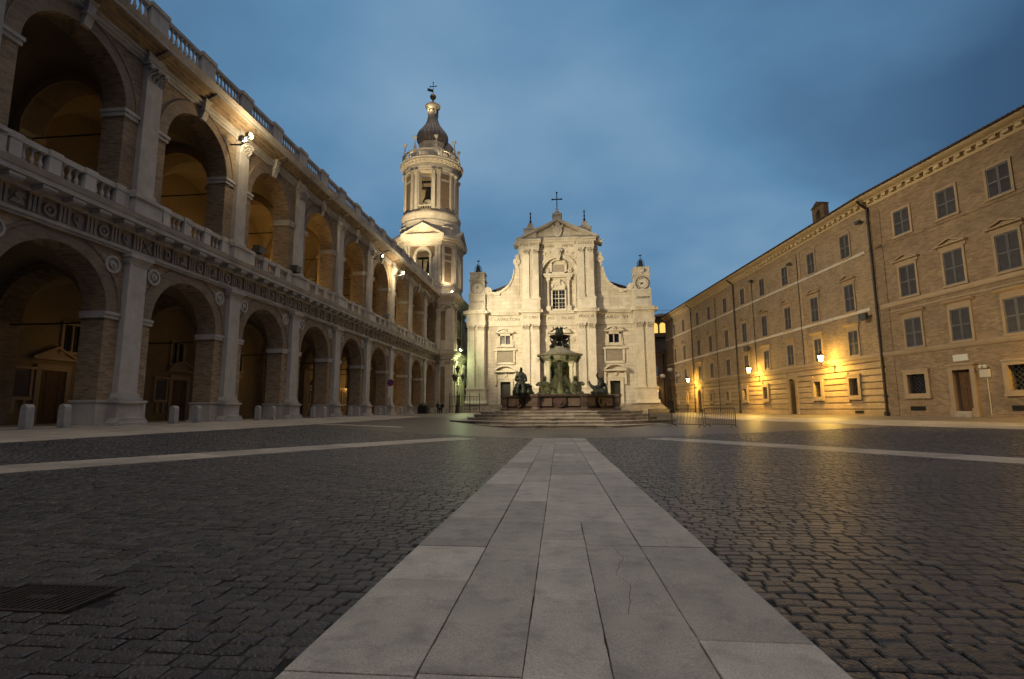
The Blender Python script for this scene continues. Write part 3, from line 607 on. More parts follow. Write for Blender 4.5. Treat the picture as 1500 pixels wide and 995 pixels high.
for k in KS:
    u = k * S
    if k < 7:
        dx = .9 if k % 2 else -.7
        d = obj('door', m_dl, pal, (0, u + H + dx, 0)); obj('door_frame', m_dfs[k % 2], d)
        w = obj('blind_window', m_pan, pal, (0, u + H + dx - 1.45, 0)); obj('window_frame', m_panf, w)
        w = obj('window', m_sw, pal, (0, u + H + dx * .3 + .3, 0)); obj('window_frame', m_swf, w); obj('grille', m_sgr, w)
    w = obj('window', m_uw, pal, (0, u + H + .2, 0)); obj('window_frame', m_uwf, w); obj('grille', m_ugr, w)

# ---------------------------------------------------------------- bollards
mbx = MB()
mbx.prism([(-.135, -.1), (.135, -.1), (.125, .72), (.08, .80), (0, .83), (-.08, .80), (-.125, .72)], -.13, .13)
m_boll = mbx.mesh('bollard', 'boll')
bys = [[15.5, 16.8], [22.0, 23.5], [28.5, 30.0], [35.1, 36.7], [41.5, 43.1], [48.1, 49.7], [54.8, 56.3], [61.2, 62.8], [67.8, 69.2]]
nums = ['first', 'second', 'third', 'fourth', 'fifth', 'sixth', 'seventh', 'eighth', 'ninth']
for i, pr in enumerate(bys):
    for j, y in enumerate(pr):
        o = obj('bollard', m_boll, None, (-17.55, y, .5), rz=random.uniform(-.06, .06)); o.scale = (1, 1, random.uniform(.97, 1.03))
        tag(o, f"grey stone bollard, {'nearer' if j == 0 else 'farther'} of the pair before the {nums[i]} ground floor arch from the left", 'bollard', 'stone bollards along the arcade')

# ---------------------------------------------------------------- bell tower
TX, TY = -20.3, 76.6; HW = 4.4; CH = 1.7
tw = thing('bell_tower', 'tall pale bell tower with octagonal stage, round belfry and dark onion dome behind the arcade', 'bell tower', (TX, TY, .6))
def TT(x, y, z): return (x, y, z - .6)
FR = [(0, -1, 0), (1, 0, 1), (0, 1, 2), (-1, 0, 3)]
def face(mb, ang, D):
    """local (u along face, d outward, z) for a face at polar angle ang, distance D"""
    ca, sa = cos(ang), sin(ang)
    mb.T = lambda u, d, z: ((D + d) * ca - u * sa, (D + d) * sa + u * ca, z - .6); return mb
def TBd(name, m, fn, parent=tw, smooth=False):
    mb = MB(TT); fn(mb); return mb.build(name, m, parent, smooth=smooth)
AN = [-PI / 2, 0, PI / 2, PI]
TBd('base_storey', 'tstone', lambda b: b.box(-HW, HW, -HW, HW, .3, 9.2))
TBd('second_storey', 'tstone', lambda b: b.box(-HW, HW, -HW, HW, 9.2, 17.2))
for z0, z1, cz, nm in ((1.8, 7.3, 7.3, 'low'), (10.7, 15.3, 15.3, 'up')):
    for a in AN[:2]:
        for u in (-3.95, -2.35, 2.35, 3.95):
            b = face(MB(), a, HW); b.box(u - .42, u + .42, -.02, .22, z0, z1); p = b.build('pilaster', 'tstone', tw)
            b = face(MB(), a, HW); b.box(u - .52, u + .52, -.02, .34, z0 - 1.3, z0 - .2); b.box(u - .5, u + .5, -.02, .3, z0 - .2, z0); b.build('pilaster_base', 'tstone', p)
            q = capital(.9, .75, .24); b = face(MB(), a, HW); b.add([(x + u, y, z + z1) for x, y, z in q.v], q.f); b.build('capital', 'tstone', p)
        for u in (-3.15, 3.15): b = face(MB(), a, HW); b.box(u - .3, u + .3, -.02, .05, z0 + .2, z1 - .2); b.build('brick_panel', 'brick_tower', tw)
        b = face(MB(), a, HW); b.box(-1.75, 1.75, -.02, .06, z0, z1 + .3); b.build('brick_panel', 'brick_tower', tw)
        # windows with frames
        b = face(MB(), a, HW); zc_ = (z0 + z1) / 2; b.box(-.6, .6, .0, .08, zc_ - 1.0, zc_ + 1.0); w = b.build('window', 'glass', tw)
        b = face(MB(), a, HW); b.box(-.8, -.6, 0, .2, zc_ - 1.2, zc_ + 1.1); b.box(.6, .8, 0, .2, zc_ - 1.2, zc_ + 1.1); b.box(-.9, .9, 0, .26, zc_ + 1.1, zc_ + 1.35); b.box(-.9, .9, 0, .26, zc_ - 1.35, zc_ - 1.15); b.build('window_frame', 'tstone', w)
def ringcornice(b, D, prof, pts=None):
    # stacked slabs following a square plan
    for z0, z1, o in prof: b.box(-D - o, D + o, -D - o, D + o, z0, z1)
TBd('cornice', 'tstone', lambda b: ringcornice(b, HW, [(8.2, 8.5, .3), (8.5, 8.75, .45), (8.75, 9.0, .75), (9.0, 9.22, .9)]))
TBd('cornice', 'tstone', lambda b: ringcornice(b, HW, [(16.1, 16.5, .28), (16.5, 16.8, .36), (16.8, 17.05, .55), (17.05, 17.3, .9), (17.3, 17.5, 1.05)]))
def octp(D, c): return [(-D + c, -D), (D - c, -D), (D, -D + c), (D, D - c), (D - c, D), (-D + c, D), (-D, D - c), (-D, -D + c)]
TBd('terrace_parapet', 'tstone', lambda b: (b.plan(octp(HW - .02, 1.5), 17.5, 18.7), b.plan(octp(HW + .12, 1.55), 18.55, 18.72)))
# octagonal stage: four arched faces and four brick corner faces, hollow so the lamps inside show
OZ0, OZ1 = 18.7, 25.9
for a in AN:
    b = face(MB(), a, HW); b.archwall(-2.7, 2.7, OZ0, OZ1, 0, 1.02, 23.45, -.9, 0, 14, zb=19.6); f = b.build('arched_face', 'tstone', tw)
    b = face(MB(), a, HW); b.ring(0, 23.45, 1.02, 1.32, -.02, .12, 16); b.build('archivolt', 'church_plain', f)
    b = face(MB(), a, HW)
    for s in (-1, 1): b.prism([(s * 1.36, 23.6), (s * 1.36, 24.9), (s * .9, 24.9)][::s] if 0 else [(s * 1.40, 23.3), (s * 1.74, 23.3), (s * 1.74, 25.0), (s * .3, 25.0), (s * .9, 24.62), (s * 1.3, 24.1)], -.02, .04)
    b.build('brick_panel', 'brick_tower', f)
    for s in (-1, 1):
        b = face(MB(), a, HW); b.box(s * 1.15 - .14, s * 1.15 + .14, -.02, .2, 19.6, 23.35); b.box(s * 1.17 - .22, s * 1.17 + .22, -.02, .26, 23.3, 23.48); b.build('jamb_pilaster', 'church_plain', f)
        for u in (s * 2.05, s * 2.48):
            b = face(MB(), a, HW); b.box(u - .19, u + .19, -.02, .2, 19.5, 24.9); b.build('pilaster', 'tstone', f)
    b = face(MB(), a, HW); b.T = (lambda g: (lambda u, d, z: g(u, d, z)))(b.T); pediment(b, 6.4, 26.3, 1.75, .75, .32, False, -.3); b.build('pediment', 'tstone', tw)
for i in range(4):
    a = AN[i] + PI / 4; D = (2 * HW - CH) / sqrt(2); hw = CH / sqrt(2)
    b = face(MB(), a, D); b.box(-hw, hw, -.8, 0, OZ0, OZ1); f = b.build('corner_face', 'tstone', tw)
    for z0, z1 in ((19.6, 22.6), (22.9, 23.6), (23.9, 25.0)):
        b = face(MB(), a, D); b.box(-.55, .55, -.02, .05, z0, z1); b.build('brick_panel', 'brick_tower', f)
    for s in (-1, 1): b = face(MB(), a, D); b.box(s * .9 - .2, s * .9 + .2, -.02, .22, 19.5, 24.9); b.build('pilaster', 'tstone', f)
TBd('inner_wall', 'tstone', lambda b: b.plan(octp(HW - .9, 1.6), 25.6, 25.9))
TBd('inner_floor', 'tstone', lambda b: b.plan(octp(HW - .5, 1.6), 18.5, 19.0))
TBd('cornice', 'tstone', lambda b: (b.plan(octp(HW + .12, 1.75), 24.95, 25.3), b.plan(octp(HW + .22, 1.75), 25.3, 25.75), b.plan(octp(HW + .5, 1.8), 25.75, 26.0), b.plan(octp(HW + .72, 1.85), 26.0, 26.3)))
TBd('drum_base', 'tstone', lambda b: (b.plan(octp(HW + .05, 2.0), 26.3, 27.1), b.lathe(0, 0, [(0, 27), (4.65, 27.0), (4.6, 29.0), (4.45, 29.3), (4.65, 30.1), (4.62, 30.35), (4.3, 30.5), (0, 30.5)], 48)), smooth=False)
for i in range(4):
    a = AN[i] + PI / 4; b = face(MB(), a, 4.75); b.box(-.75, .75, -.8, .15, 26.3, 27.9); b.box(-.55, .55, 0, .2, 26.6, 27.6); b.box(-.85, .85, -.8, .25, 27.9, 28.05); b.build('corner_block', 'church_plain', tw)
# round belfry: eight piers with openings on the four axes
RD = 4.05
def arcseg(b, r0, r1, a0, a1, z0, z1, n=5):
    pts = [(r1 * cos(a0 + (a1 - a0) * i / n), r1 * sin(a0 + (a1 - a0) * i / n)) for i in range(n + 1)] + [(r0 * cos(a1 - (a1 - a0) * i / n), r0 * sin(a1 - (a1 - a0) * i / n)) for i in range(n + 1)]
    b.plan(pts, z0, z1)
for i in range(4):
    a = AN[i]; g = math.radians(13.5)
    TBd('belfry_pier', 'tstone', lambda b: arcseg(b, RD - .9, RD, a + g, a + PI / 2 - g, 30.4, 37.2, 10))
    TBd('belfry_lintel', 'tstone', lambda b: arcseg(b, RD - .9, RD, a - g, a + g, 36.9, 37.2, 4))
    for s, w in ((-1, 1), (1, 1)):
        ac = a + s * math.radians(18.5); b = face(MB(), ac, RD); b.box(-.22, .22, -.05, .24, 30.9, 36.5); p = b.build('pilaster', 'church_plain', tw)
        q = capital(.5, .6, .26); b = face(MB(), ac, RD); b.add([(x, y, z + 36.5) for x, y, z in q.v], q.f); b.build('capital', 'church_plain', p)
        ac = a + s * math.radians(29.5); b = face(MB(), ac, RD); b.box(-.22, .22, -.05, .24, 30.9, 36.5); p = b.build('pilaster', 'tstone', tw)
        q = capital(.5, .6, .26); b = face(MB(), ac, RD); b.add([(x, y, z + 36.5) for x, y, z in q.v], q.f); b.build('capital', 'tstone', p)
    ac = a + PI / 4
    for z0, z1 in ((31.2, 35.4), (35.8, 36.6)): b = face(MB(), ac, RD); b.box(-.62, .62, -.2, .02, z0, z1); b.build('brick_panel', 'brick_tower', tw)
    for s in (-1, 1): b = face(MB(), a + s * math.radians(24), RD); b.box(-.13, .13, -.2, .02, 31.2, 36.4); b.build('brick_panel', 'brick_tower', tw)
    b = face(MB(), a, RD - .1)
    for j in range(5): b.tube([(-.7 + j * .35, -.1, 30.6), (-.7 + j * .35, -.1, 31.4)], [.08, .05], 6)
    b.box(-.95, .95, -.2, 0, 31.4, 31.55); b.build('belfry_railing', 'church_plain', tw)
TBd('entablature', 'tstone', lambda b: b.lathe(0, 0, [(3.1, 37.15), (4.2, 37.15), (4.22, 37.5), (4.28, 37.55), (4.28, 38.1), (4.4, 38.2), (4.45, 38.4), (4.85, 38.45), (4.87, 38.7), (4.98, 38.85), (4.9, 39.0), (3.1, 39.0)], 56, cap=False))
md = face(MB(), 0, 0).T
den = MB(); den.box(-.07, .07, 4.38, 4.72, 38.22, 38.42); 
for i in range(44):
    a = 2 * PI * i / 44; b = face(MB(), a, 4.38); b.box(-.09, .09, 0, .34, 38.22, 38.43)
    if i == 0: dm0 = b.mesh('dentil', 'tstone'); base_a = a
    oo = obj('dentil', dm0, tw); oo.rotation_euler = (0, 0, a)
TBd('belfry_floor', 'tstone', lambda b: b.lathe(0, 0, [(0, 30.3), (3.3, 30.3), (3.3, 30.55), (0, 30.55)], 24))
be = TBd('bell', 'bronze', lambda b: (b.lathe(0, -1.6, [(0, 34.9), (.35, 34.9), (.5, 34.5), (.62, 33.6), (.95, 33.0), (1.0, 32.9), (0, 33.0)], 16), b.box(-1.1, 1.1, -1.75, -1.45, 35.0, 35.3), b.box(-1.2, 1.2, -1.7, -1.5, 32.2, 32.4)), smooth=False)
TBd('stage_bell', 'bronze', lambda b: (b.lathe(.4, -1.2, [(.05, 23.9), (.4, 23.8), (.6, 23.2), (.72, 22.2), (1.15, 21.4), (1.1, 21.3), (0, 21.4)], 16), b.box(-3.4, 3.4, -1.35, -1.05, 23.9, 24.2), b.box(-1.0, -.8, -1.4, -1.1, 19, 24)))
TBd('belfry_frame', 'rod', lambda b: (b.box(-1.3, 1.3, -2.6, -2.35, 35.6, 35.9), b.box(-1.3, 1.3, -2.6, -2.3, 31.6, 31.9), b.tube([(-1, -2.4, 31.8), (.9, -2.4, 35.7)], .07), b.tube([(1, -2.4, 31.8), (-.9, -2.4, 35.7)], .07)))
TBd('roof_balustrade', 'church_plain', lambda b: (b.lathe(0, 0, [(4.1, 38.98), (4.45, 38.98), (4.45, 39.3), (4.1, 39.3)], 48, cap=False), b.lathe(0, 0, [(4.1, 40.2), (4.42, 40.2), (4.42, 40.42), (4.1, 40.42)], 48, cap=False)))
bm_ = baluster_mesh(.92, .1, 'church_plain')
for i in range(64):
    a = 2 * PI * i / 64
    if i % 8 in (0, 7): continue
    obj('baluster', bm_, tw, (4.27 * cos(a + .05), 4.27 * sin(a + .05), 39.3 - .6))
um = MB(); um.box(-.3, .3, -.3, .3, -1.15, .1); um.lathe(0, 0, [(.25, .1), (.16, .3), (.22, .55), (.09, .9), (.07, 1.5), (.11, 1.6), (.3, 1.95), (.32, 2.1), (.1, 2.2)], 10); umm = um.mesh('urn', 'church_plain')
for i in range(8): a = PI / 8 + PI / 4 * i; obj('urn', umm, tw, (4.27 * cos(a), 4.27 * sin(a), 40.4 - .6))
TBd('lantern_drum', 'tstone', lambda b: (b.lathe(0, 0, [(0, 39), (2.95, 39), (2.95, 40.7), (2.85, 40.95), (2.6, 41.05), (0, 41.05)], 8, PI / 8), b.lathe(0, 0, [(2.05, 41.0), (2.0, 42.5), (2.2, 42.65), (2.2, 42.9), (0, 42.95)], 8, PI / 8)))
TBd('side_turret_dome', 'lead', lambda b: b.lathe(2.45, .6, [(.5, 41.0), (.9, 41.4), (1.05, 41.9), (.85, 42.6), (.4, 43.3), (.1, 43.6)], 14, lobes=7, la=.06), smooth=False)
prof = [(1.75, 42.9), (2.2, 43.2), (2.52, 43.75), (2.56, 44.3), (2.3, 44.9), (1.75, 45.6), (1.25, 46.3), (.95, 47.0), (.78, 47.8), (.68, 48.6), (.66, 49.2)]
TBd('onion_dome', 'lead', lambda b: b.lathe(0, 0, [(r * .93, z) for r, z in prof], 80, lobes=20, la=.075), smooth=False)
TBd('lantern_ring', 'church_plain', lambda b: [b.box(x * .62 - .12, x * .62 + .12, y * .62 - .12, y * .62 + .12, 48.1, 49.3) for x in (-1, 1) for y in (-1, 1)] + [b.lathe(0, 0, [(.6, 49.1), (.95, 49.3), (1.2, 49.5), (1.22, 49.75), (.9, 50.0), (0, 50.1)], 20)])
TBd('gilt_ball', 'gold', lambda b: b.lathe(0, 0, [(.12, 50.0), (.2, 50.5), (.12, 50.8)] + [(.5 * sin(PI * i / 10 + .1), 51.4 - .5 * cos(PI * i / 10 + .1)) for i in range(10)], 16), smooth=True)
TBd('cross', 'iron', lambda b: (b.tube([(0, 0, 51.9), (0, 0, 53.9)], .05), b.box(-.5, .5, -.04, .04, 53.2, 53.3), b.box(-.08, .08, -.06, .06, 53.85, 54.0), b.box(-.58, -.44, -.06, .06, 53.17, 53.33), b.box(.44, .58, -.06, .06, 53.17, 53.33), b.prism([(-.05, 52.2), (-.05, 52.7), (-1.0, 53.05), (-.85, 52.75), (-1.05, 52.6)], -.02, .02)))
# portal side face relief (green lit bay towards the church)
b = face(MB(), 0, HW); b.ring(0, 5.9, .35, .6, .05, .2, 12, 0, 2 * PI); b.prism([(-1.2, 4.6), (1.2, 4.6), (.7, 5.2), (-.7, 5.2)], 0, .22); b.build('coat_of_arms', 'tstone', tw)

# ---------------------------------------------------------------- church
CX = -.6
ch = thing('church', 'pale stone baroque church with coupled pilasters, two clock turrets and a crowning cross', 'church', (CX, 77, .55))
def TC(u, d, z): return (u, -d, z - .55)
def CB(name, m, fn, parent=ch, loc=(0, 0, 0), smooth=False):
    b = MB(TC); fn(b); return b.build(name, m, parent, loc, smooth)
def holes(b, u0, u1, z0, z1, hs, b0, b1):
    us = sorted({u0, u1, *[h[0] for h in hs], *[h[1] for h in hs]}); zs = sorted({z0, z1, *[h[2] for h in hs], *[h[3] for h in hs]})
    for a, c in zip(us, us[1:]):
        run = None
        for e, g in zip(zs, zs[1:]):
            hit = any(h[0] <= (a + c) / 2 <= h[1] and h[2] <= (e + g) / 2 <= h[3] for h in hs)
            if not hit: run = (run[0] if run else e, g)
            if hit and run: b.box(a, c, b0, b1, *run); run = None
        if run: b.box(a, c, b0, b1, *run)
def cseg(b, prof, u0, u1, cap=0):
    b.extr(prof, u0, u1)
HL = [(-8.85, -7.35, 1.8, 5.1), (7.25, 8.75, 1.8, 5.1), (-8.85, -7.4, 10.75, 12.0), (7.3, 8.75, 10.75, 12.0), (-1.3, 1.3, 1.8, 6.4)]
CB('wall', 'church', lambda b: holes(b, -13.6, 13.6, 1.8, 15.2, HL, -1.2, 0))
CB('wall', 'church', lambda b: b.box(-13.4, 13.4, -20, -1.3, .5, 15.3))
for a_, c_ in ((-11.2, -6.0), (6.0, 11.2)): CB('attic_wall', 'church', lambda b: b.box(a_, c_, -1.4, .05, 15.6, 18.35))
CB('nave_wall', 'church', lambda b: (b.archwall(-6.0, 6.0, 15.6, 26.0, 0, 2.45, 21.45, -.9, 0, 18), b.box(-6.0, 6.0, -24, -1.4, 15.6, 26.0)))
# projecting strips behind the coupled pilasters
PRS = [(-13.75, -10.95), (-5.55, -2.75), (2.65, 5.45), (10.9, 13.75)]
def pilas(u, w, z0, z1, zc1, d, base=True, parent=None):
    p = CB('pilaster', 'church_plain', lambda b: b.box(u - w / 2, u + w / 2, d - .02, d + .22, z0, z1))
    CB('pilaster_base', 'church_plain', lambda b: (b.box(u - w / 2 - .1, u + w / 2 + .1, d, d + .34, z0 - .18, z0), b.box(u - w / 2 - .06, u + w / 2 + .06, d, d + .28, z0, z0 + .14)), p)
    q = capital(w, zc1 - z1, .22); b = MB(TC); b.add([(x + u, y + d, z + z1) for x, y, z in q.v], q.f); b.build('capital', 'church_plain', p)
DD = 1.35
for i, (a, c) in enumerate(PRS):
    CB('pilaster_strip', 'church', lambda b: b.box(a + .1, c - .1, -.02, DD, 4.1, 13.5))
    CB('pedestal', 'church_plain', lambda b: (b.box(a - .02, c + .02, -.02, DD + .45, 2.3, 3.95), b.box(a - .14, c + .14, -.02, DD + .6, 3.95, 4.12), b.extr([(-.02, 1.8), (DD + .75, 1.8), (DD + .73, 2.0), (DD + .47, 2.32), (-.02, 2.32)], a - .22, c + .22)))
    for u in (a + .68, c - .68): pilas(u, 1.06, 4.3, 12.6, 13.52, DD)
    CB('entablature_break', 'church_plain', lambda b: (b.box(a, c, 0, DD + .25, 13.52, 13.8), b.box(a - .03, c + .03, 0, DD + .3, 13.8, 14.1), b.box(a + .03, c - .03, 0, DD + .23, 14.1, 14.9),
        b.extr([(0, 14.9), (DD + .3, 14.9), (DD + .4, 15.1), (DD + .8, 15.15), (DD + .82, 15.38), (DD + .9, 15.4), (DD + 1.0, 15.62), (0, 15.66)], a - .0, c + .0), b.box(a - .42, a, 0, DD + .75, 15.16, 15.58), b.box(c, c + .42, 0, DD + .75, 15.16, 15.58)))
CB('architrave', 'church_plain', lambda b: (b.box(-13.5, 13.5, -.02, .16, 13.5, 13.8), b.box(-13.5, 13.5, -.02, .22, 13.8, 14.08)))
CB('frieze', 'church_plain', lambda b: b.box(-13.5, 13.5, -.02, .12, 14.08, 14.9))
CB('cornice', 'church_plain', lambda b: b.extr([(-1.2, 14.9), (.2, 14.9), (.3, 15.08), (.72, 15.12), (.74, 15.34), (.84, 15.36), (.94, 15.56), (-1.2, 15.6)], -13.7, 13.7))
for s, u, w in (('IS LAVRETON', -8.2, 4.6), ('XIT C MAX', -4.15, 2.3), ('TVS ARCI', 1.35, 1.9), ('MDCCXI', 4.0, 2.1), ('CARD  VI', 8.2, 3.9), ('PO', -1.2, .9)):
    pr = any(a < u < c for a, c in PRS); text(s, .62, 'letter', ch, (u, -(DD + .25 if pr else .14), 14.48 - .55), width=w)
# side doors with segmental hoods, tablets, small windows
for sx, lab in ((-8.1, 'left'), (8.0, 'right')):
    d = CB('door', 'green', lambda b: [b.box(sx - .72 + i * .36, sx - .38 + i * .36, -.55, -.45, 1.8, 5.1) for i in range(4)])
    CB('door_frame', 'church_plain', lambda b: (b.box(sx - 1.15, sx - .76, -.02, .3, 1.8, 5.4), b.box(sx + .76, sx + 1.15, -.02, .3, 1.8, 5.4), b.box(sx - 1.2, sx + 1.2, -.02, .34, 5.1, 5.5), b.box(sx - 1.3, sx + 1.3, 0, .45, 5.5, 5.62),
        b.box(sx - 1.6, sx - 1.3, 0, .5, 4.6, 6.55), b.box(sx + 1.3, sx + 1.6, 0, .5, 4.6, 6.55), b.box(sx - 1.3, sx + 1.3, 0, .22, 5.6, 6.5), b.ring(sx, 6.1, .001, .32, .2, .4, 8, 0, 2 * PI)), d)
    b = MB(lambda u, dd, z: (u + sx, -dd, z - .55)); pediment(b, 3.4, 6.5, .85, 1.0, .2, True); b.build('hood', 'church_plain', d)
    t = CB('tablet', 'tablet', lambda b: b.box(sx - 1.25, sx + 1.2, 0, .12, 8.05, 9.65))
    CB('tablet_frame', 'church_plain', lambda b: (b.box(sx - 1.5, sx - 1.25, 0, .26, 7.9, 9.75), b.box(sx + 1.2, sx + 1.45, 0, .26, 7.9, 9.75), b.box(sx - 1.5, sx + 1.45, 0, .26, 7.7, 8.0), b.box(sx - 1.75, sx + 1.7, 0, .42, 9.75, 10.0)), t)
    w = CB('window', 'glass', lambda b: b.box(sx - .78, sx + .76, -.4, -.35, 10.7, 12.0))
    CB('window_frame', 'church_plain', lambda b: (b.box(sx - 1.1, sx - .76, 0, .24, 10.5, 12.3), b.box(sx + .74, sx + 1.08, 0, .24, 10.5, 12.3), b.box(sx - 1.3, sx + 1.3, 0, .30, 10.3, 10.6), b.box(sx - 1.1, sx + 1.1, 0, .24, 12.0, 12.4), b.box(sx - .07, sx + .05, -.4, .05, 10.7, 12.0),
        b.box(sx - 1.3, sx - 1.1, 0, .16, 10.5, 11.4), b.box(sx + 1.08, sx + 1.28, 0, .16, 10.5, 11.4)), w)
    b = MB(lambda u, dd, z: (u + sx, -dd, z - .55)); pediment(b, 2.9, 12.4, .62, .6, .14, True); b.ring(0, 12.75, .1, .3, .1, .45, 8, 0, 2 * PI); b.build('hood', 'church_plain', w)
# main portal, mostly behind the fountain
d = CB('main_door', 'green', lambda b: b.box(-1.3, 1.3, -.6, -.5, 1.8, 6.4))
CB('portal_frame', 'church_plain', lambda b: (b.box(-1.8, -1.3, -.02, .4, 1.8, 6.8), b.box(1.3, 1.8, -.02, .4, 1.8, 6.8), b.box(-1.8, 1.8, -.02, .4, 6.4, 7.0), b.box(-2.3, -1.9, 0, .8, 2.4, 8.2), b.box(1.9, 2.3, 0, .8, 2.4, 8.2), b.box(-2.4, 2.4, 0, .95, 8.2, 8.7), b.box(-1.3, 1.3, 0, .4, 8.7, 12.0), b.box(-.8, .8, .4, .5, 9.2, 11.4)), d)
b = MB(TC); pediment(b, 3.4, 12.2, .8, .7, .18, True); b.build('portal_hood', 'church_plain', d)
for u, z, r in ((1.95, 11.3, .38), (-1.95, 11.3, .38)): CB('medallion', 'church_plain', lambda b: (b.ring(u, z, .001, r, 0, .12, 12, 0, 2 * PI), b.ring(u, z, .001, r * .6, .1, .22, 8, 0, 2 * PI)))
for u in (-3.3, 3.2): CB('medallion', 'church_plain', lambda b: (b.ring(u, 8.25, .2, .32, DD + .2, DD + .32, 12, 0, 2 * PI), b.ring(u, 8.25, .001, .16, DD + .2, DD + .34, 8, 0, 2 * PI)))
# upper order
DU = 1.05
for a, c in ((-5.4, -2.8), (2.8, 5.4)):
    CB('pilaster_strip', 'church', lambda b: b.box(a, c, -.02, DU, 17.3, 25.0))
    CB('pedestal', 'church_plain', lambda b: (b.box(a - .06, c + .06, -.02, DU + .3, 15.6, 17.2), b.box(a - .16, c + .16, -.02, DU + .4, 17.2, 17.4), b.box(a - .12, c + .12, -.02, DU + .35, 15.6, 15.95)))
    for u in (a + .6, c - .6): pilas(u, .96, 17.6, 24.15, 25.0, DU)
    CB('entablature_break', 'church_plain', lambda b: (b.box(a - .02, c + .02, 0, DU + .25, 25.0, 25.3), b.box(a, c, 0, DU + .22, 25.3, 26.0), b.extr([(0, 26.0), (DU + .28, 26.0), (DU + .4, 26.15), (DU + .7, 26.2), (DU + .8, 26.42), (0, 26.46)], a - .3, c + .3)))
CB('architrave', 'church_plain', lambda b: b.box(-6.05, 6.05, -1.4, .14, 25.0, 25.3))
CB('frieze', 'church_plain', lambda b: b.box(-6.0, 6.0, -1.4, .08, 25.3, 26.0))
CB('cornice', 'church_plain', lambda b: (b.extr([(-1.4, 26.0), (.3, 26.0), (.45, 26.15), (.8, 26.2), (.95, 26.44), (-1.4, 26.46)], -6.3, 6.3), b.box(-6.75, -6.3, -1.8, .4, 26.02, 26.42), b.box(6.3, 6.75, -1.8, .4, 26.02, 26.42)))
for s, u, w, dd in (('ILLIVM', -4.1, 2.1, DU + .24), ('DOMAN', -1.45, 1.7, .1), ('PRETIE', 1.5, 1.7, .1), ('DOXXX', 4.1, 2.1, DU + .24)): text(s, .52, 'letter', ch, (u, -dd, 25.68 - .55), width=w)
b = MB(TC); pediment(b, 12.6, 26.46, 3.0, 1.1, .34, False, -1.4); b.build('pediment', 'church_plain', ch)
CB('tympanum', 'church', lambda b: b.prism([(-5.4, 26.7), (5.4, 26.7), (0, 29.3)], -.6, .15))
CB('coat_of_arms', 'church_plain', lambda b: (b.prism([(-.55, 28.8), (.55, 28.8), (.75, 28.0), (.45, 27.2), (0, 26.9), (-.45, 27.2), (-.75, 28.0)], .1, .6), b.ring(0, 28.1, .001, .38, .6, .8, 10, 0, 2 * PI), b.ring(0, 29.0, .05, .38, .3, .8, 10, 0, 2 * PI), b.ring(-.7, 28.7, .001, .22, .2, .7, 8, 0, 2 * PI), b.ring(.7, 28.7, .001, .22, .2, .7, 8, 0, 2 * PI)))
CB('acroterion', 'church_plain', lambda b: (b.box(-.6, .6, -1.2, .9, 29.5, 30.4), b.box(-.75, .75, -1.3, 1.0, 30.4, 30.65), b.lathe(0, .2, [(.4, 30.6), (.28, 30.9), (.34, 31.1), (.14, 31.4), (.2, 31.6), (.05, 31.8)], 10)))
CB('cross', 'iron', lambda b: (b.tube([(0, .2, 31.6), (0, .2, 34.2)], .07), b.box(-.68, .68, .14, .26, 33.05, 33.2)) + tuple(b.box(x - .13, x + .13, .12, .28, z - .1, z + .1) for x, z in ((-.7, 33.12), (.7, 33.12), (0, 34.2))))
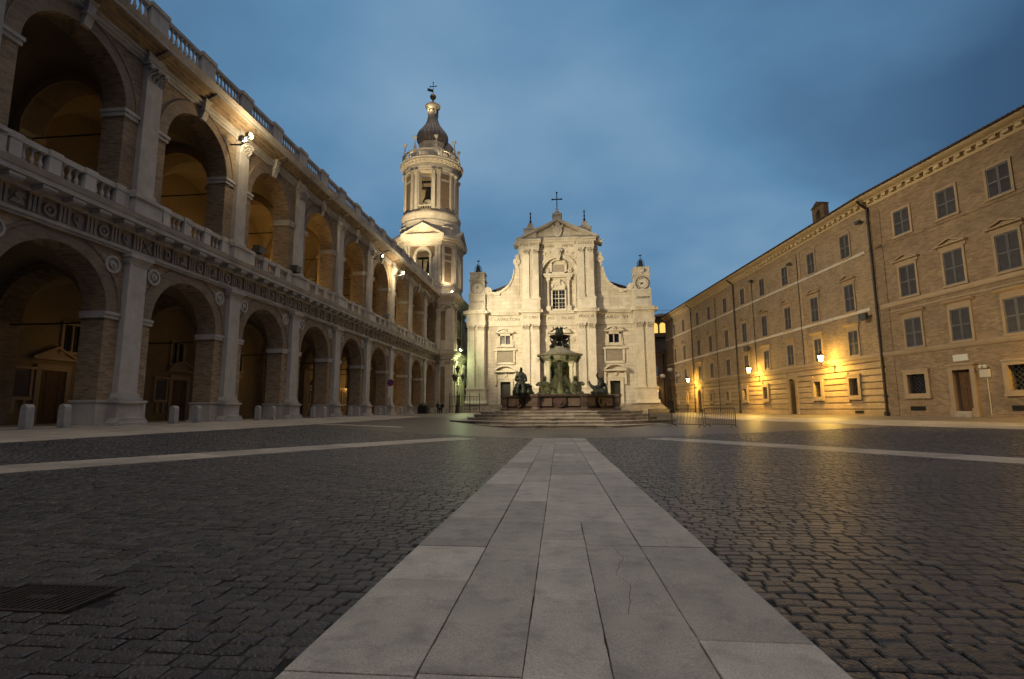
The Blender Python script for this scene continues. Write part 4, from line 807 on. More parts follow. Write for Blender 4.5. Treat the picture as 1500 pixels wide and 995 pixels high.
for s in (-1, 1):
    p = CB('pinnacle', 'church_plain', lambda b: (b.box(s * 4.15 - .95, s * 4.15 + .95, -1.4, .4, 26.9, 28.45), b.box(s * 4.15 - 1.05, s * 4.15 + 1.05, -1.5, .5, 28.45, 28.6), b.prism([(s * 4.15 - .62, 28.6), (s * 4.15 + .62, 28.6), (s * 4.15 + .30, 29.5), (s * 4.15 - .30, 29.5)], -1.1, .1)))
    CB('spike', 'iron', lambda b: b.lathe(s * 4.15, -.5, [(.34, 29.5), (.12, 29.75), (.2, 29.9), (.07, 30.3), (.12, 30.6), (.05, 31.0), (.14, 31.2), (.05, 31.5)], 8), p)
    # volute sweeping from the clock turret up to the nave
    pts = []
    for i in range(15):
        t = i / 14; a = t * PI / 2; pts.append((10.7 - 3.75 * sin(a) ** .9 if t > 0 else 10.7, 18.75 + 2.9 * (1 - cos(a)) ** 1.25))
    pts = [(10.9, 18.9), (10.2, 18.75), (9.5, 18.75), (8.8, 18.95), (8.1, 19.4), (7.5, 20.0), (7.05, 20.8), (6.85, 21.6), (6.75, 22.3)]
    CB('volute', 'church', lambda b: b.prism([(s * 11.1, 18.3)] + [(s * x, z) for x, z in pts] + [(s * 5.9, 22.3), (s * 5.9, 18.3)], -.8, .12))
    CB('volute_rim', 'church_plain', lambda b: [b.prism([(s * x0, z0), (s * x1, z1), (s * (x1 - .12), z1 - .38), (s * (x0 - .05), z0 - .38)], .1, .38) for (x0, z0), (x1, z1) in zip(pts, pts[1:])] + [b.ring(s * 10.75, 18.95, .001, .62, -.3, .42, 14, 0, 2 * PI), b.ring(s * 10.75, 18.95, .001, .3, .42, .55, 10, 0, 2 * PI), b.box(min(s * 8.9, s * 9.6), max(s * 8.9, s * 9.6), .1, .5, 18.2, 18.5)])
    CB('console_scroll', 'church_plain', lambda b: (b.ring(s * 6.3, 23.4, .12, .55, .0, .4, 10, 0, 2 * PI), b.prism([(s * 6.0, 22.2), (s * 6.5, 22.4), (s * 6.75, 23.4), (s * 6.0, 24.2)], -.3, .2), b.ring(s * 6.2, 24.2, .001, .35, 0, .3, 8, 0, 2 * PI)))
    CB('aisle_roof', 'tiles', lambda b: b.prism([(s * 11.3, 18.9), (s * 6, 18.9), (s * 6, 21.0), (s * 11.3, 19.1)], -12, -1.5))
    # clock turret
    c0 = s * 12.33
    ct = CB('clock_turret', 'church_plain', lambda b: (b.box(c0 - 1.25, c0 + 1.25, -1.6, .75, 15.6, 18.3), b.prism([(c0 - 1.42, 15.6), (c0 + 1.42, 15.6), (c0 + 1.26, 16.2), (c0 - 1.26, 16.2)], -1.7, .92), b.box(c0 - 1.3, c0 + 1.3, -1.6, .85, 18.28, 18.48), b.box(c0 - 1.13, c0 + 1.13, -1.5, .6, 18.4, 20.65),
        b.box(c0 - 1.25, c0 + 1.25, -1.6, .75, 20.6, 20.8), b.box(c0 - 1.1, c0 + 1.1, -1.5, .6, 20.8, 21.7), b.box(c0 - 1.2, c0 + 1.2, -1.6, .7, 21.7, 21.88), b.ring(c0, 21.25, .001, .3, .6, .95, 8, 0, 2 * PI)))
    text('ITALICVM' if s < 0 else 'ASTRONOMICVM', .5, 'letter', ct, (c0, -.77, 17.2 - .55), width=1.9)
    fc = CB('clock_face', 'church_plain', lambda b: b.ring(c0, 19.4, .001, .88, .6, .66, 28, 0, 2 * PI), ct)
    CB('clock_rim', 'letter', lambda b: b.ring(c0, 19.4, .90, .96 if s < 0 else 1.02, .58, .74, 32, 0, 2 * PI), ct)
    rom = ['XII', 'I', 'II', 'III', 'IV', 'V', 'VI', 'VII', 'VIII', 'IX', 'X', 'XI'] if s > 0 else ['VI', None, 'I', None, 'II', None, 'III', None, 'IV', None, 'V', None]
    for h, r_ in enumerate(rom):
        a = PI / 2 - h * PI / 6; x, z = c0 + .70 * cos(a), 19.4 + .70 * sin(a)
        if r_: t_ = text(r_, .24, 'rod', ct, (x, -.68, z - .55), rot=(PI / 2, 0, 0), name='numeral', ext=.015); t_.rotation_euler = (PI / 2, -(a - PI / 2) * 1, 0)
        else: CB('minute_mark', 'rod', lambda b: b.ring(x, z, .001, .035, .66, .69, 6, 0, 2 * PI), ct)
    for a, l, w in (((math.radians(62), .52, .07), (math.radians(240), .2, .09)) if s < 0 else ((math.radians(212), .5, .08), (math.radians(172), .72, .05))):
        CB('clock_hand', 'rod', lambda b: (b.prism([(c0 - w * sin(a), 19.4 + w * cos(a)), (c0 + w * sin(a), 19.4 - w * cos(a)), (c0 + l * cos(a), 19.4 + l * sin(a))], .69, .72), b.ring(c0, 19.4, .001, .1, .69, .73, 8, 0, 2 * PI)), ct)
    bc = CB('bell_cage', 'iron', lambda b: [b.tube([(c0 + x, -.4 + y, 21.85), (c0 + x * .75, -.4 + y * .75, 22.9), (c0, -.4, 23.5)], .035, 5) for x in (-.55, .55) for y in (-.5, .5)] + [b.tube([(c0, -.4, 23.4), (c0, -.4, 23.9)], .03), b.prism([(c0 - .25, 23.95), (c0 - .1, 23.8), (c0 + .15, 23.8), (c0 + .28, 24.1), (c0 + .12, 23.98), (c0 - .12, 24.0)], -.42, -.38)], ct)
    CB('bell', 'bronze', lambda b: b.lathe(c0, -.4, [(.05, 23.2), (.2, 23.15), (.27, 22.8), (.33, 22.4), (.48, 22.1), (.46, 22.05), (0, 22.1)], 12), ct)
# great window niche
CB('niche_back', 'church', lambda b: holes(b, -2.6, 2.6, 15.6, 24.4, [(-.92, .92, 16.1, 19.05)], -1.4, -.9))
CB('archivolt', 'church_plain', lambda b: (b.ring(0, 21.45, 2.45, 2.72, -.3, .14, 22), b.ring(0, 21.45, 2.72, 3.0, -.02, .24, 22), b.box(-2.62, -2.45, -.3, .14, 15.6, 21.3), b.box(2.45, 2.62, -.3, .14, 15.6, 21.3), b.box(-2.85, -2.42, -.3, .2, 21.25, 21.5), b.box(2.42, 2.85, -.3, .2, 21.25, 21.5)))
CB('keystone_cartouche', 'church_plain', lambda b: (b.prism([(-.4, 25.1), (.4, 25.1), (.5, 24.4), (.28, 23.6), (-.28, 23.6), (-.5, 24.4)], .1, .75), b.ring(0, 24.5, .001, .3, .7, .95, 8, 0, 2 * PI), b.ring(0, 23.5, .05, .26, .2, .7, 8, 0, 2 * PI), b.ring(-.5, 24.9, .001, .2, .2, .6, 8, 0, 2 * PI), b.ring(.5, 24.9, .001, .2, .2, .6, 8, 0, 2 * PI)))
for s in (-1, 1): CB('spandrel_relief', 'church_plain', lambda b: (b.ring(s * 2.75, 23.7, .1, .35, 0, .25, 8, 0, 2 * PI), b.ring(s * 2.1, 24.5, .001, .2, 0, .2, 6, 0, 2 * PI), b.ring(s * 1.3, 24.75, .001, .16, 0, .2, 6, 0, 2 * PI)))
w = CB('window', 'glass', lambda b: b.box(-.92, .92, -1.3, -1.25, 16.1, 19.05))
CB('window_bars', 'church_plain', lambda b: (b.box(-.06, .06, -1.25, -1.1, 16.1, 19.05), b.box(-.92, .92, -1.25, -1.12, 17.75, 17.87)) + tuple(b.box(x - .02, x + .02, -1.25, -1.18, 16.1, 19.05) for x in (-.5, .5)) + tuple(b.box(-.92, .92, -1.25, -1.18, z - .02, z + .02) for z in (16.6, 17.15, 18.4)), w)
CB('window_frame', 'church_plain', lambda b: (b.box(-1.15, -.92, -.92, -.6, 15.9, 19.3), b.box(.92, 1.15, -.92, -.6, 15.9, 19.3), b.box(-1.15, 1.15, -.92, -.6, 19.05, 19.35), b.box(-1.1, 1.1, -.92, -.5, 15.7, 16.1), b.ring(0, 19.4, .85, 1.1, -.92, -.6, 12), b.ring(0, 19.4, .001, .85, -.92, -.8, 12), b.ring(0, 20.3, .001, .3, -.7, -.3, 8, 0, 2 * PI), b.ring(0, 19.75, .15, .4, -.8, -.6, 8, 0, PI)), w)
for s in (-1, 1):
    CB('aedicula_column', 'church_plain', lambda b: (b.lathe(s * 1.55, -.45, [(.2, 16.5), (.17, 16.7), (.15, 20.1), (.24, 20.5)], 10), b.box(s * 1.55 - .34, s * 1.55 + .34, -.92, -.15, 15.6, 16.5), b.box(s * 1.55 - .28, s * 1.55 + .28, -.92, -.2, 20.45, 20.9)))
CB('aedicula_cornice', 'church_plain', lambda b: (b.box(-2.1, 2.1, -.92, -.1, 20.9, 21.15), b.box(-2.3, 2.3, -.92, .1, 21.15, 21.45)))
t = CB('tablet', 'tablet', lambda b: b.box(-.95, .95, -.92, -.66, 21.85, 23.0))
CB('tablet_frame', 'church_plain', lambda b: (b.box(-1.3, -.95, -.92, -.5, 21.5, 23.2), b.box(.95, 1.3, -.92, -.5, 21.5, 23.2), b.box(-1.3, 1.3, -.92, -.5, 21.5, 21.8), b.ring(0, 22.4, 1.25, 1.5, -.92, -.35, 10, PI * .2, PI * .8), b.ring(-1.75, 22.0, .1, .35, -.9, -.5, 8, 0, 2 * PI), b.ring(1.75, 22.0, .1, .35, -.9, -.5, 8, 0, 2 * PI)), t)
for i in range(6):
    CB('step', 'step', lambda b: b.box(-14.3 - .36 * i, 14.2 + .16 * i, -3 + 0 if i == 0 else 1.2, 1.75 + .38 * i, 1.8 - .2 * (i + 1) - (.3 if i == 5 else .0), 1.8 - .2 * i)) if i else CB('step', 'step', lambda b: b.box(-14.3, 14.2, -1.1, 1.75, 1.58, 1.8))
    if i: CB('step', 'step', lambda b: (b.box(-14.3 - .36 * i, -13.8, -3, 1.2, 1.6 - .2 * i - .3, 1.8 - .2 * i), b.box(13.8, 14.2 + .16 * i, -3, 1.2, 1.6 - .2 * i - .3, 1.8 - .2 * i)))

# ---------------------------------------------------------------- fountain
FX, FY = -.35, 44.5; FZ = -.25
fo = thing('fountain', 'stepped octagonal fountain with brown marble basin, green lit dish and bronze dragons before the church', 'fountain', (FX, FY, FZ))
def TF(x, y, z): return (x, y, z - FZ)
def FB(name, m, fn, parent=fo, smooth=False, loc=(0, 0, 0)):
    b = MB(TF); fn(b); return b.build(name, m, parent, loc, smooth)
O8 = PI / 8; K8 = 1 / cos(O8)
def octpts(A, n=8): return [(A * K8 * cos(O8 + i * PI / 4), A * K8 * sin(O8 + i * PI / 4)) for i in range(8)]
rs = random.Random(5)
for i, (A, z) in enumerate(((9.5, -.02), (8.75, .21), (7.45, .43), (6.95, .66), (6.45, .88))):
    z0 = z - .30 - (.5 if i == 0 else 0); P = octpts(A); Q = octpts(A - 1.4)
    for k in range(8):
        p0, p1, q0, q1 = Vector(P[k]), Vector(P[(k + 1) % 8]), Vector(Q[k]), Vector(Q[(k + 1) % 8]); t = 0; n = max(3, int((p1 - p0).length / 1.7))
        cuts_ = sorted([0, 1] + [min(.95, max(.05, (j + rs.uniform(-.25, .25)) / n)) for j in range(1, n)])
        for a, b2 in zip(cuts_, cuts_[1:]):
            g = .004; pa, pb = p0.lerp(p1, a + g * .5), p0.lerp(p1, b2 - g * .5); qa, qb = q0.lerp(q1, a + g * .5), q0.lerp(q1, b2 - g * .5)
            dz = rs.uniform(-.006, .006); nn = (pa + pb).normalized() * .05
            FB('step_stone', 'step', lambda b: (b.plan([tuple(pa - nn), tuple(pb - nn), tuple(qb), tuple(qa)], z0, z - .06 + dz), b.plan([tuple(pa), tuple(pb), tuple(qb), tuple(qa)], z - .07 + dz, z + dz)))
FB('platform', 'step', lambda b: b.lathe(0, 0, [(0, .6), (5.4 * K8, .6), (5.4 * K8, .95), (0, .95)], 8, O8))
FB('basin', 'basin', lambda b: b.lathe(0, 0, [(4.5, .93), (4.98, .93), (4.95, 1.05), (4.62, 1.2), (4.72, 1.5), (4.8, 1.95), (5.0, 2.02), (5.05, 2.17), (4.75, 2.19), (4.7, 1.9), (0, 1.9)], 8, O8))
for k in range(8):
    a = k * PI / 4 - PI / 2
    b = MB(); ca, sa = cos(a), sin(a); b.T = lambda u, d, z: ((4.37 + d) * ca - u * sa, (4.37 + d) * sa + u * ca, z - FZ)
    for u0, u1 in ((-1.5, -.62), (.62, 1.5)): b.box(u0, u1, 0, .09, 1.28, 1.9)
    b.build('marble_panel', 'basinlt', fo)
    b = MB(); b.T = lambda u, d, z: ((4.4 + d) * ca - u * sa, (4.4 + d) * sa + u * ca, z - FZ)
    b.prism([(-.42, 1.9), (.42, 1.9), (.5, 1.6), (.25, 1.28), (0, 1.15), (-.25, 1.28), (-.5, 1.6)], -.05, .2); b.ring(0, 1.6, .001, .2, .2, .28, 8, 0, 2 * PI); b.build('shield', 'basin', fo)
    a = k * PI / 4 + O8
    FB('corner_post', 'basinlt' if k % 2 else 'basin', lambda b: b.lathe(4.85 * cos(a), 4.85 * sin(a), [(.42, .93), (.42, 1.05), (.3, 1.2), (.36, 1.6), (.34, 1.9), (.45, 2.02), (.45, 2.2), (0, 2.2)], 8, O8))
FB('water', 'glass', lambda b: b.lathe(0, 0, [(0, 1.98), (4.7, 1.98), (0, 1.985)], 8, O8))
# central group
FB('rock_base', 'bronze', lambda b: b.lathe(0, 0, [(1.9, 1.9), (1.75, 2.3), (1.3, 2.7), (.95, 3.2), (.7, 3.6), (.75, 4.4), (1.0, 5.0)], 14, lobes=9, la=.12))
for i in range(4):
    a = PI / 4 + i * PI / 2; c_, s_ = 1.22 * cos(a) * 1.1, 1.22 * sin(a) * 1.1
    FB('marble_column', 'church_plain', lambda b: b.lathe(c_, s_, [(.26, 3.0), (.19, 3.2), (.17, 4.5), (.22, 4.65), (.30, 4.95), (.3, 5.05)], 12))
FB('centre_mask', 'verdigris', lambda b: (b.prism([(-.35, 2.2), (.35, 2.2), (.18, 3.6), (.24, 4.9), (-.24, 4.9), (-.18, 3.6)], -1.55, -1.1), b.lathe(0, -1.5, [(.1, 4.0), (.22, 4.3), (.2, 4.7), (.05, 4.9)], 8), b.lathe(0, -1.6, [(.15, 2.1), (.34, 2.5), (.25, 3.0), (.12, 3.3)], 8)))
FB('dish', 'dish', lambda b: b.lathe(0, 0, [(0, 4.95), (1.15, 4.95), (1.5, 5.08), (1.72, 5.3), (1.74, 5.48), (1.9, 5.55), (1.92, 5.66), (1.5, 5.76), (1.1, 5.92), (.85, 6.08), (.7, 6.32), (0, 6.36)], 16, O8, lobes=8, la=.03))
for i in range(8):
    a = i * PI / 4 + O8; FB('dish_garland', 'bronze', lambda b: b.lathe(1.62 * cos(a), 1.62 * sin(a), [(.02, 5.0), (.16, 5.15), (.2, 5.35), (.1, 5.5)], 6))
for i in range(4):
    a = PI / 4 + i * PI / 2; cs = Vector((cos(a), sin(a), 0))
    n = [(0, 0, .0, .22), (.12, 0, .25, .17), (.10, 0, .5, .13), (.26, 0, .62, .10), (.42, 0, .1, .12), (.72, 0, -.12, .07), (.22, .28, .5, .07), (.2, .42, .72, .055), (.22, -.28, .5, .07), (.2, -.42, .72, .055)]
    skin('triton', n, [(0, 1), (1, 2), (2, 3), (0, 4), (4, 5), (1, 6), (6, 7), (1, 8), (8, 9)], 'bronze', fo, (cs.x * .5, cs.y * .5, 6.35 - FZ), 1, a)
FB('upper_stem', 'bronze', lambda b: b.lathe(0, 0, [(.35, 6.2), (.22, 6.6), (.18, 6.9), (.35, 7.05)], 10))
FB('upper_dish', 'bronze', lambda b: b.lathe(0, 0, [(.2, 6.95), (.62, 7.02), (.85, 7.18), (.88, 7.3), (.78, 7.32), (.5, 7.25), (0, 7.25)], 20))
FB('top_crest', 'bronze', lambda b: [b.lathe(0, 0, [(.34, 7.2), (.22, 7.5), (.26, 7.75), (.1, 7.9)], 10)] + [b.lathe(.26 * cos(t), .26 * sin(t), [(.05, 7.25), (.10, 7.55), (.04, 7.8), (.09, 7.95), (.02, 8.1)], 6) for t in [i * PI / 3 for i in range(6)]] + [b.tube([(-.4, 0, 7.9), (-.55, 0, 8.0), (-.5, 0, 8.1)], .05, 5), b.tube([(.4, 0, 7.9), (.62, 0, 8.02), (.7, 0, 7.96)], .05, 5)])
def dragon(a, x0=1.30):
    n = [(0, 0, .35, .40), (.22, 0, .75, .36), (.28, 0, 1.05, .26), (.38, 0, 1.22, .20), (.58, 0, 1.25, .17), (.76, 0, 1.12, .10), (-.3, .1, .25, .30), (-.45, .35, .5, .20), (-.3, .6, 1.2, .12), (.5, .24, .45, .15), (.78, .27, .12, .11), (.5, -.24, .45, .15), (.78, -.27, .12, .11)]
    e = [(0, 1), (1, 2), (2, 3), (3, 4), (4, 5), (0, 6), (6, 7), (7, 8), (0, 9), (9, 10), (0, 11), (11, 12)]
    d = skin('dragon', n, e, 'verdigris', fo, (x0 * cos(a), x0 * sin(a), 1.95 - FZ), 2, a, .22)
    b = MB(); 
    for s in (-1, 1): b.add([(0, s * .15, .7), (.25, s * .2, 1.05), (.05, s * .7, 1.95), (-.2, s * .85, 1.45), (-.25, s * .8, .85), (-.1, s * .22, .85)], [(0, 1, 2), (0, 2, 3), (0, 3, 4), (5, 2, 1), (5, 3, 2), (5, 4, 3), (0, 4, 5)])
    b.build('wing', 'verdigris', d)
for a in (-PI / 2 - .75, -PI / 2 + .75, PI / 2 - .75, PI / 2 + .75, -.12, PI + .12, ): dragon(a)
FB('rock_cluster', 'verdigris', lambda b: [b.lathe(1.5 * cos(t) + rs.uniform(-.2, .2), 1.5 * sin(t), [(.3, 1.9), (.36, 2.15), (.22, 2.5), (.05, 2.7)], 7, rs.random()) for t in [i * PI / 5 for i in range(10)]])
FL = -FY
def seated(x, y):
    n = [(0, 0, .85, .30), (0, .05, 1.25, .26), (0, 0, 1.6, .22), (0, -.02, 1.82, .10), (0, -.05, 2.02, .135), (0, -.04, 2.2, .06),
         (.2, -.42, .82, .20), (.22, -.55, .35, .17), (.22, -.62, .02, .16), (-.2, -.42, .82, .20), (-.22, -.52, .35, .17), (-.22, -.6, .02, .16),
         (.32, -.05, 1.5, .13), (.42, -.15, 1.1, .11), (.25, -.42, 1.05, .08), (-.32, -.05, 1.5, .13), (-.44, -.15, 1.15, .11), (-.28, -.45, 1.2, .08)]
    e = [(0, 1), (1, 2), (2, 3), (3, 4), (4, 5), (0, 6), (6, 7), (7, 8), (0, 9), (9, 10), (10, 11), (2, 12), (12, 13), (13, 14), (2, 15), (15, 16), (16, 17)]
    st = skin('seated_figure', n, e, 'bronze', fo, (x, y, 2.15 - FZ), 2, 0, .07)
    b = MB(); b.lathe(0, .05, [(.5, -.1), (.62, .2), (.42, .55), (.5, .85), (.3, .95)], 9, .3, lobes=5, la=.15); b.lathe(.55, -.1, [(.3, -.1), (.36, .2), (.26, .5), (.3, .7), (.05, .9)], 7, .4, lobes=3, la=.2); b.lathe(-.4, -.15, [(.28, -.1), (.3, .3), (.15, .6), (.03, .7)], 7); b.lathe(.85, 0, [(.2, -.1), (.22, .1), (.08, .3)], 7); b.build('rock_seat', 'bronze', st)
seated(-3.02, -3.85)
n = [(0, 0, .35, .26), (.12, 0, .75, .24), (.15, 0, 1.05, .2), (.2, -.05, 1.18, .10), (.24, -.08, 1.28, .14), (-.12, -.1, 1.2, .09), (-.2, -.15, 1.45, .07), (-.08, -.15, 1.62, .05), (.4, 0, .75, .12), (.52, -.1, .4, .1), (.5, 0, .08, .12), (-.3, -.1, .45, .2), (-.6, -.15, .5, .14), (-.8, -.1, .85, .09), (-.78, -.1, 1.0, .11), (-.35, -.3, .1, .15), (-.75, -.3, .08, .10)]
dg = skin('crouching_figure', n, [(0, 1), (1, 2), (2, 3), (3, 4), (2, 5), (5, 6), (6, 7), (1, 8), (8, 9), (9, 10), (0, 11), (11, 12), (12, 13), (13, 14), (11, 15), (15, 16)], 'bronze', fo, (3.05, -3.85, 2.2 - FZ), 2, 0, .06)
MB().lathe(0, 0, [(.55, -.1), (.6, .15), (.4, .35), (.2, .45)], 9, .2, lobes=5, la=.15).build('rock_seat', 'bronze', dg)

# ---------------------------------------------------------------- right hand palaces
BX, BY = 20.5, 35.4
PF = thing('long_brick_palace', 'long four storey tan brick palace with grey shutters, pale string courses and rusticated ground floor', 'palace', (BX, BY, .5), math.atan2(.9948, -.1018))
PN = thing('near_brick_palace', 'plain brown brick palace nearest on the right, with wooden street door and barred windows', 'palace', (BX, BY, .5), math.atan2(.9825, -.1863))
def TR(u, d, z): return (u, d, z - .5)
def RB(P, name, m, fn, parent=None, loc=(0, 0, 0)):
    b = MB(TR); fn(b); return b.build(name, m, parent or P, loc)
def shutter_mesh(w, h):
    b = MB(); f = .055
    b.box(0, f, 0, .05, 0, h); b.box(w - f, w, 0, .05, 0, h)
    for z in (0, h * .47, h - .07): b.box(f, w - f, 0, .05, z, z + .07)
    return b.mesh('shutter', 'shfr')
def louvre_mesh(w, h):
    b = MB(); f = .055; n = int(h / .075)
    for i in range(n):
        z = .07 + i * (h - .1) / n; b.add([(f, .038, z), (w - f, .038, z), (w - f, .012, z + .07), (f, .012, z + .07)], [(0, 1, 2, 3)])
    b.box(f, w - f, .0, .008, 0, h); return b.mesh('louvre', 'shutter')
def window_set(W, h, hood, t=.13):
    """window glass mesh at u=0,z=0 sill; frame; shutters"""
    fr = MB()
    fr.box(-W / 2 - t, -W / 2, -.22, .07, -.0, h); fr.box(W / 2, W / 2 + t, -.22, .07, 0, h); fr.box(-W / 2 - t, W / 2 + t, -.22, .07, h, h + t)
    fr.box(-W / 2 - t - .05, W / 2 + t + .05, -.22, .12, -.12, 0)
    if hood == 'ped':
        fr.box(-W / 2 - .25, W / 2 + .25, 0, .06, h + t, h + .34); pediment(fr, W + .75, h + .34, .30, .26, .07)
    if hood == 'flat':
        fr.box(-W / 2 - t, W / 2 + t, 0, .05, h + t, h + .34); fr.extr([(0, h + .34), (.08, h + .34), (.22, h + .44), (.24, h + .5), (0, h + .5)], -W / 2 - .34, W / 2 + .34)
    return fr.mesh('window_frame', 'trim'), MB().box(-W / 2, W / 2, -.3, -.25, 0, h).mesh('window', 'glass'), shutter_mesh(W / 2 - .01, h - .02), louvre_mesh(W / 2 - .01, h - .02)
WS = {4: window_set(.98, 1.66, None), 3: window_set(.98, 1.92, 'ped'), 2: window_set(.98, 1.75, 'flat')}
WN = {4: window_set(1.14, 1.56, None), 3: window_set(1.14, 1.9, 'ped'), 2: window_set(1.14, 1.75, 'flat')}
Z = {4: 11.6, 3: 7.72, 2: 4.6}
def put_window(P, fl, u):
    near_ = P is PN; fr, gl, sh, lv = (WN if near_ else WS)[fl]; z = Z[fl] - .5
    w = obj('window', gl, P, (u, 0, z)); obj('window_frame', fr, w)
    for dx in ((-.57, .005) if near_ else (-.49, .005)):
        s = obj('shutter', sh, w, (dx, -.02, .01)); 
        o = obj('louvre', lv, w, (dx, -.02, .01))
    return w
def barred(P, u, w, h, z, splay=.0):
    b = MB(); t = .26
    b.box(-w / 2, -w / 2 + t, -.2, .12, 0, h); b.box(w / 2 - t, w / 2, -.2, .12, 0, h); b.box(-w / 2 + t, w / 2 - t, -.2, .12, 0, t); b.box(-w / 2 + t, w / 2 - t, -.2, .12, h - t, h)
    b.box(-w / 2 - .04, w / 2 + .04, 0, .15, h - .07, h + .03); b.box(-w / 2 - .04, w / 2 + .04, 0, .16, -.04, .06)
    g = MB(); g.box(-w / 2 + t, w / 2 - t, -.35, -.3, t, h - t); W = obj('window', g.mesh('window', 'glass'), P, (u, 0, z - .5)); obj('window_frame', b.mesh('window_frame', 'trim'), W)
    g = MB(); iw, ih = w / 2 - t, h - 2 * t; n = 6; st = .26
    q = -iw - ih
    while q < iw + ih:
        for sg in (1, -1):
            # diagonal bar clipped to the opening
            pts = []
            for i in range(41):
                x = -iw + 2 * iw * i / 40; zz = (x - q) * sg + (0 if sg == 1 else ih)
                if 0 <= zz <= ih: pts.append((x, zz))
            if len(pts) > 2: (x0, z0), (x1, z1) = pts[0], pts[-1]; g.prism([(x0 - .012, z0), (x0 + .012, z0), (x1 + .012, z1), (x1 - .012, z1)], -.08, -.055)
        q += st
    go = g.build('grille', 'steel', W, (0, 0, t)); return W
far4 = [2.8, 7.05, 11.05, 15.2, 19.45, 23.9, 28.6, 32.5, 38.0, 42.0]
HF = [(u - .49, u + .49, Z[f], Z[f] + h) for u in far4 for f, h in ((4, 1.66), (3, 1.92), (2, 1.75))]
low = [(3.15, 1.42, 1.72), (7.5, 1.42, 1.72), (15.85, 1.3, 1.65), (20.2, 1.3, 1.65), (24.5, 1.25, 1.5), (29.2, 1.15, 1.4), (37.8, .95, 1.6), (41.8, .95, 1.5)]
HG = [(u - w / 2 + .2, u + w / 2 - .2, 1.8, 3.1) for u, w, h in low]
DR = [(11.2, 1.05, 3.5), (33.0, 1.15, 3.45)]
HG2 = [(u - w / 2, u + w / 2, .3, t - w / 2) for u, w, t in DR]
RB(PF, 'wall', 'brick_far', lambda b: holes(b, 0, 46.4, 4.4, 14.6, HF, -.5, 0))
RB(PF, 'wall', 'brick_far', lambda b: (holes(b, 0, 46.4, .2, 4.4, HG + [(u - w / 2, u + w / 2, .2, t + .02) for u, w, t in DR], -.5, -.08), b.box(0, 46.4, -14, -.52, .2, 14.6), b.box(46.38, 46.5, -14, 0, .2, 14.6)))
for u in far4:
    for f in (4, 3, 2): put_window(PF, f, u)
for u, w, h in low: barred(PF, u, w, h, 1.6)
for u, w, t in DR:
    d = RB(PF, 'arched_door', 'green' if u > 20 else 'door', lambda b: (b.box(u - w / 2, u + w / 2, -.45, -.38, .4, t), b.box(u - .02, u + .02, -.4, -.34, .4, t)))
    RB(PF, 'door_surround', 'rust', lambda b: (b.archwall(u - w / 2 - .3, u + w / 2 + .3, .3, t + .02 + .28, u, w / 2, t - w / 2, -.4, .10, 10),), d)
# rusticated courses, cut round the openings
zz = .45; row = 0
while zz < 4.2:
    h = .415; blk = sorted([(u - w / 2 - .02, u + w / 2 + .02) for u, w, hh in low if zz + h > 1.58 and zz < 1.6 + hh] + [(u - w / 2 - .3, u + w / 2 + .3) for u, w, t in DR if zz < t + .3] + [(u - .45, u + .45) for u in (5.2, 24.0) if abs(zz - .5) < .4 and row == 1 and 0])
    a = 0
    for p, q in blk + [(46.4, 46.4)]:
        if p - a > .05:
            RB(PF, 'stone_course', 'rust', lambda b: b.extr([(-.08, zz + .035), (-.01, zz + .035), (.015, zz + .065), (.015, zz + h - .035), (-.01, zz + h - .01), (-.08, zz + h - .01)], a, p))
        a = q
    zz += h + .03; row += 1
RB(PF, 'plinth', 'rust', lambda b: [b.box(a, c, -.08, .03, .2, .5) for a, c in ((0, 10.4), (12.0, 32.2), (33.8, 46.4))])
RB(PF, 'string_course', 'trim', lambda b: (b.extr([(0, 4.28), (.06, 4.28), (.10, 4.4), (.10, 4.5), (0, 4.56)], 0, 46.4),))
RB(PF, 'string_course', 'band', lambda b: b.extr([(0, 7.42), (.07, 7.42), (.07, 7.6), (0, 7.66)], .8, 46.4))
RB(PF, 'string_course', 'band', lambda b: b.extr([(0, 11.32), (.07, 11.32), (.07, 11.5), (0, 11.54)], .8, 46.4))
RB(PF, 'moulding', 'trim', lambda b: b.box(0.8, 46.4, 0, .05, 13.85, 13.93))
for a_, c_ in ((8.6, 8.95), (.0, .75), (26.5, 26.8)): RB(PF, 'wall_strip', 'brick_far', lambda b: b.box(a_, c_, 0, .05, 4.56, 13.8))
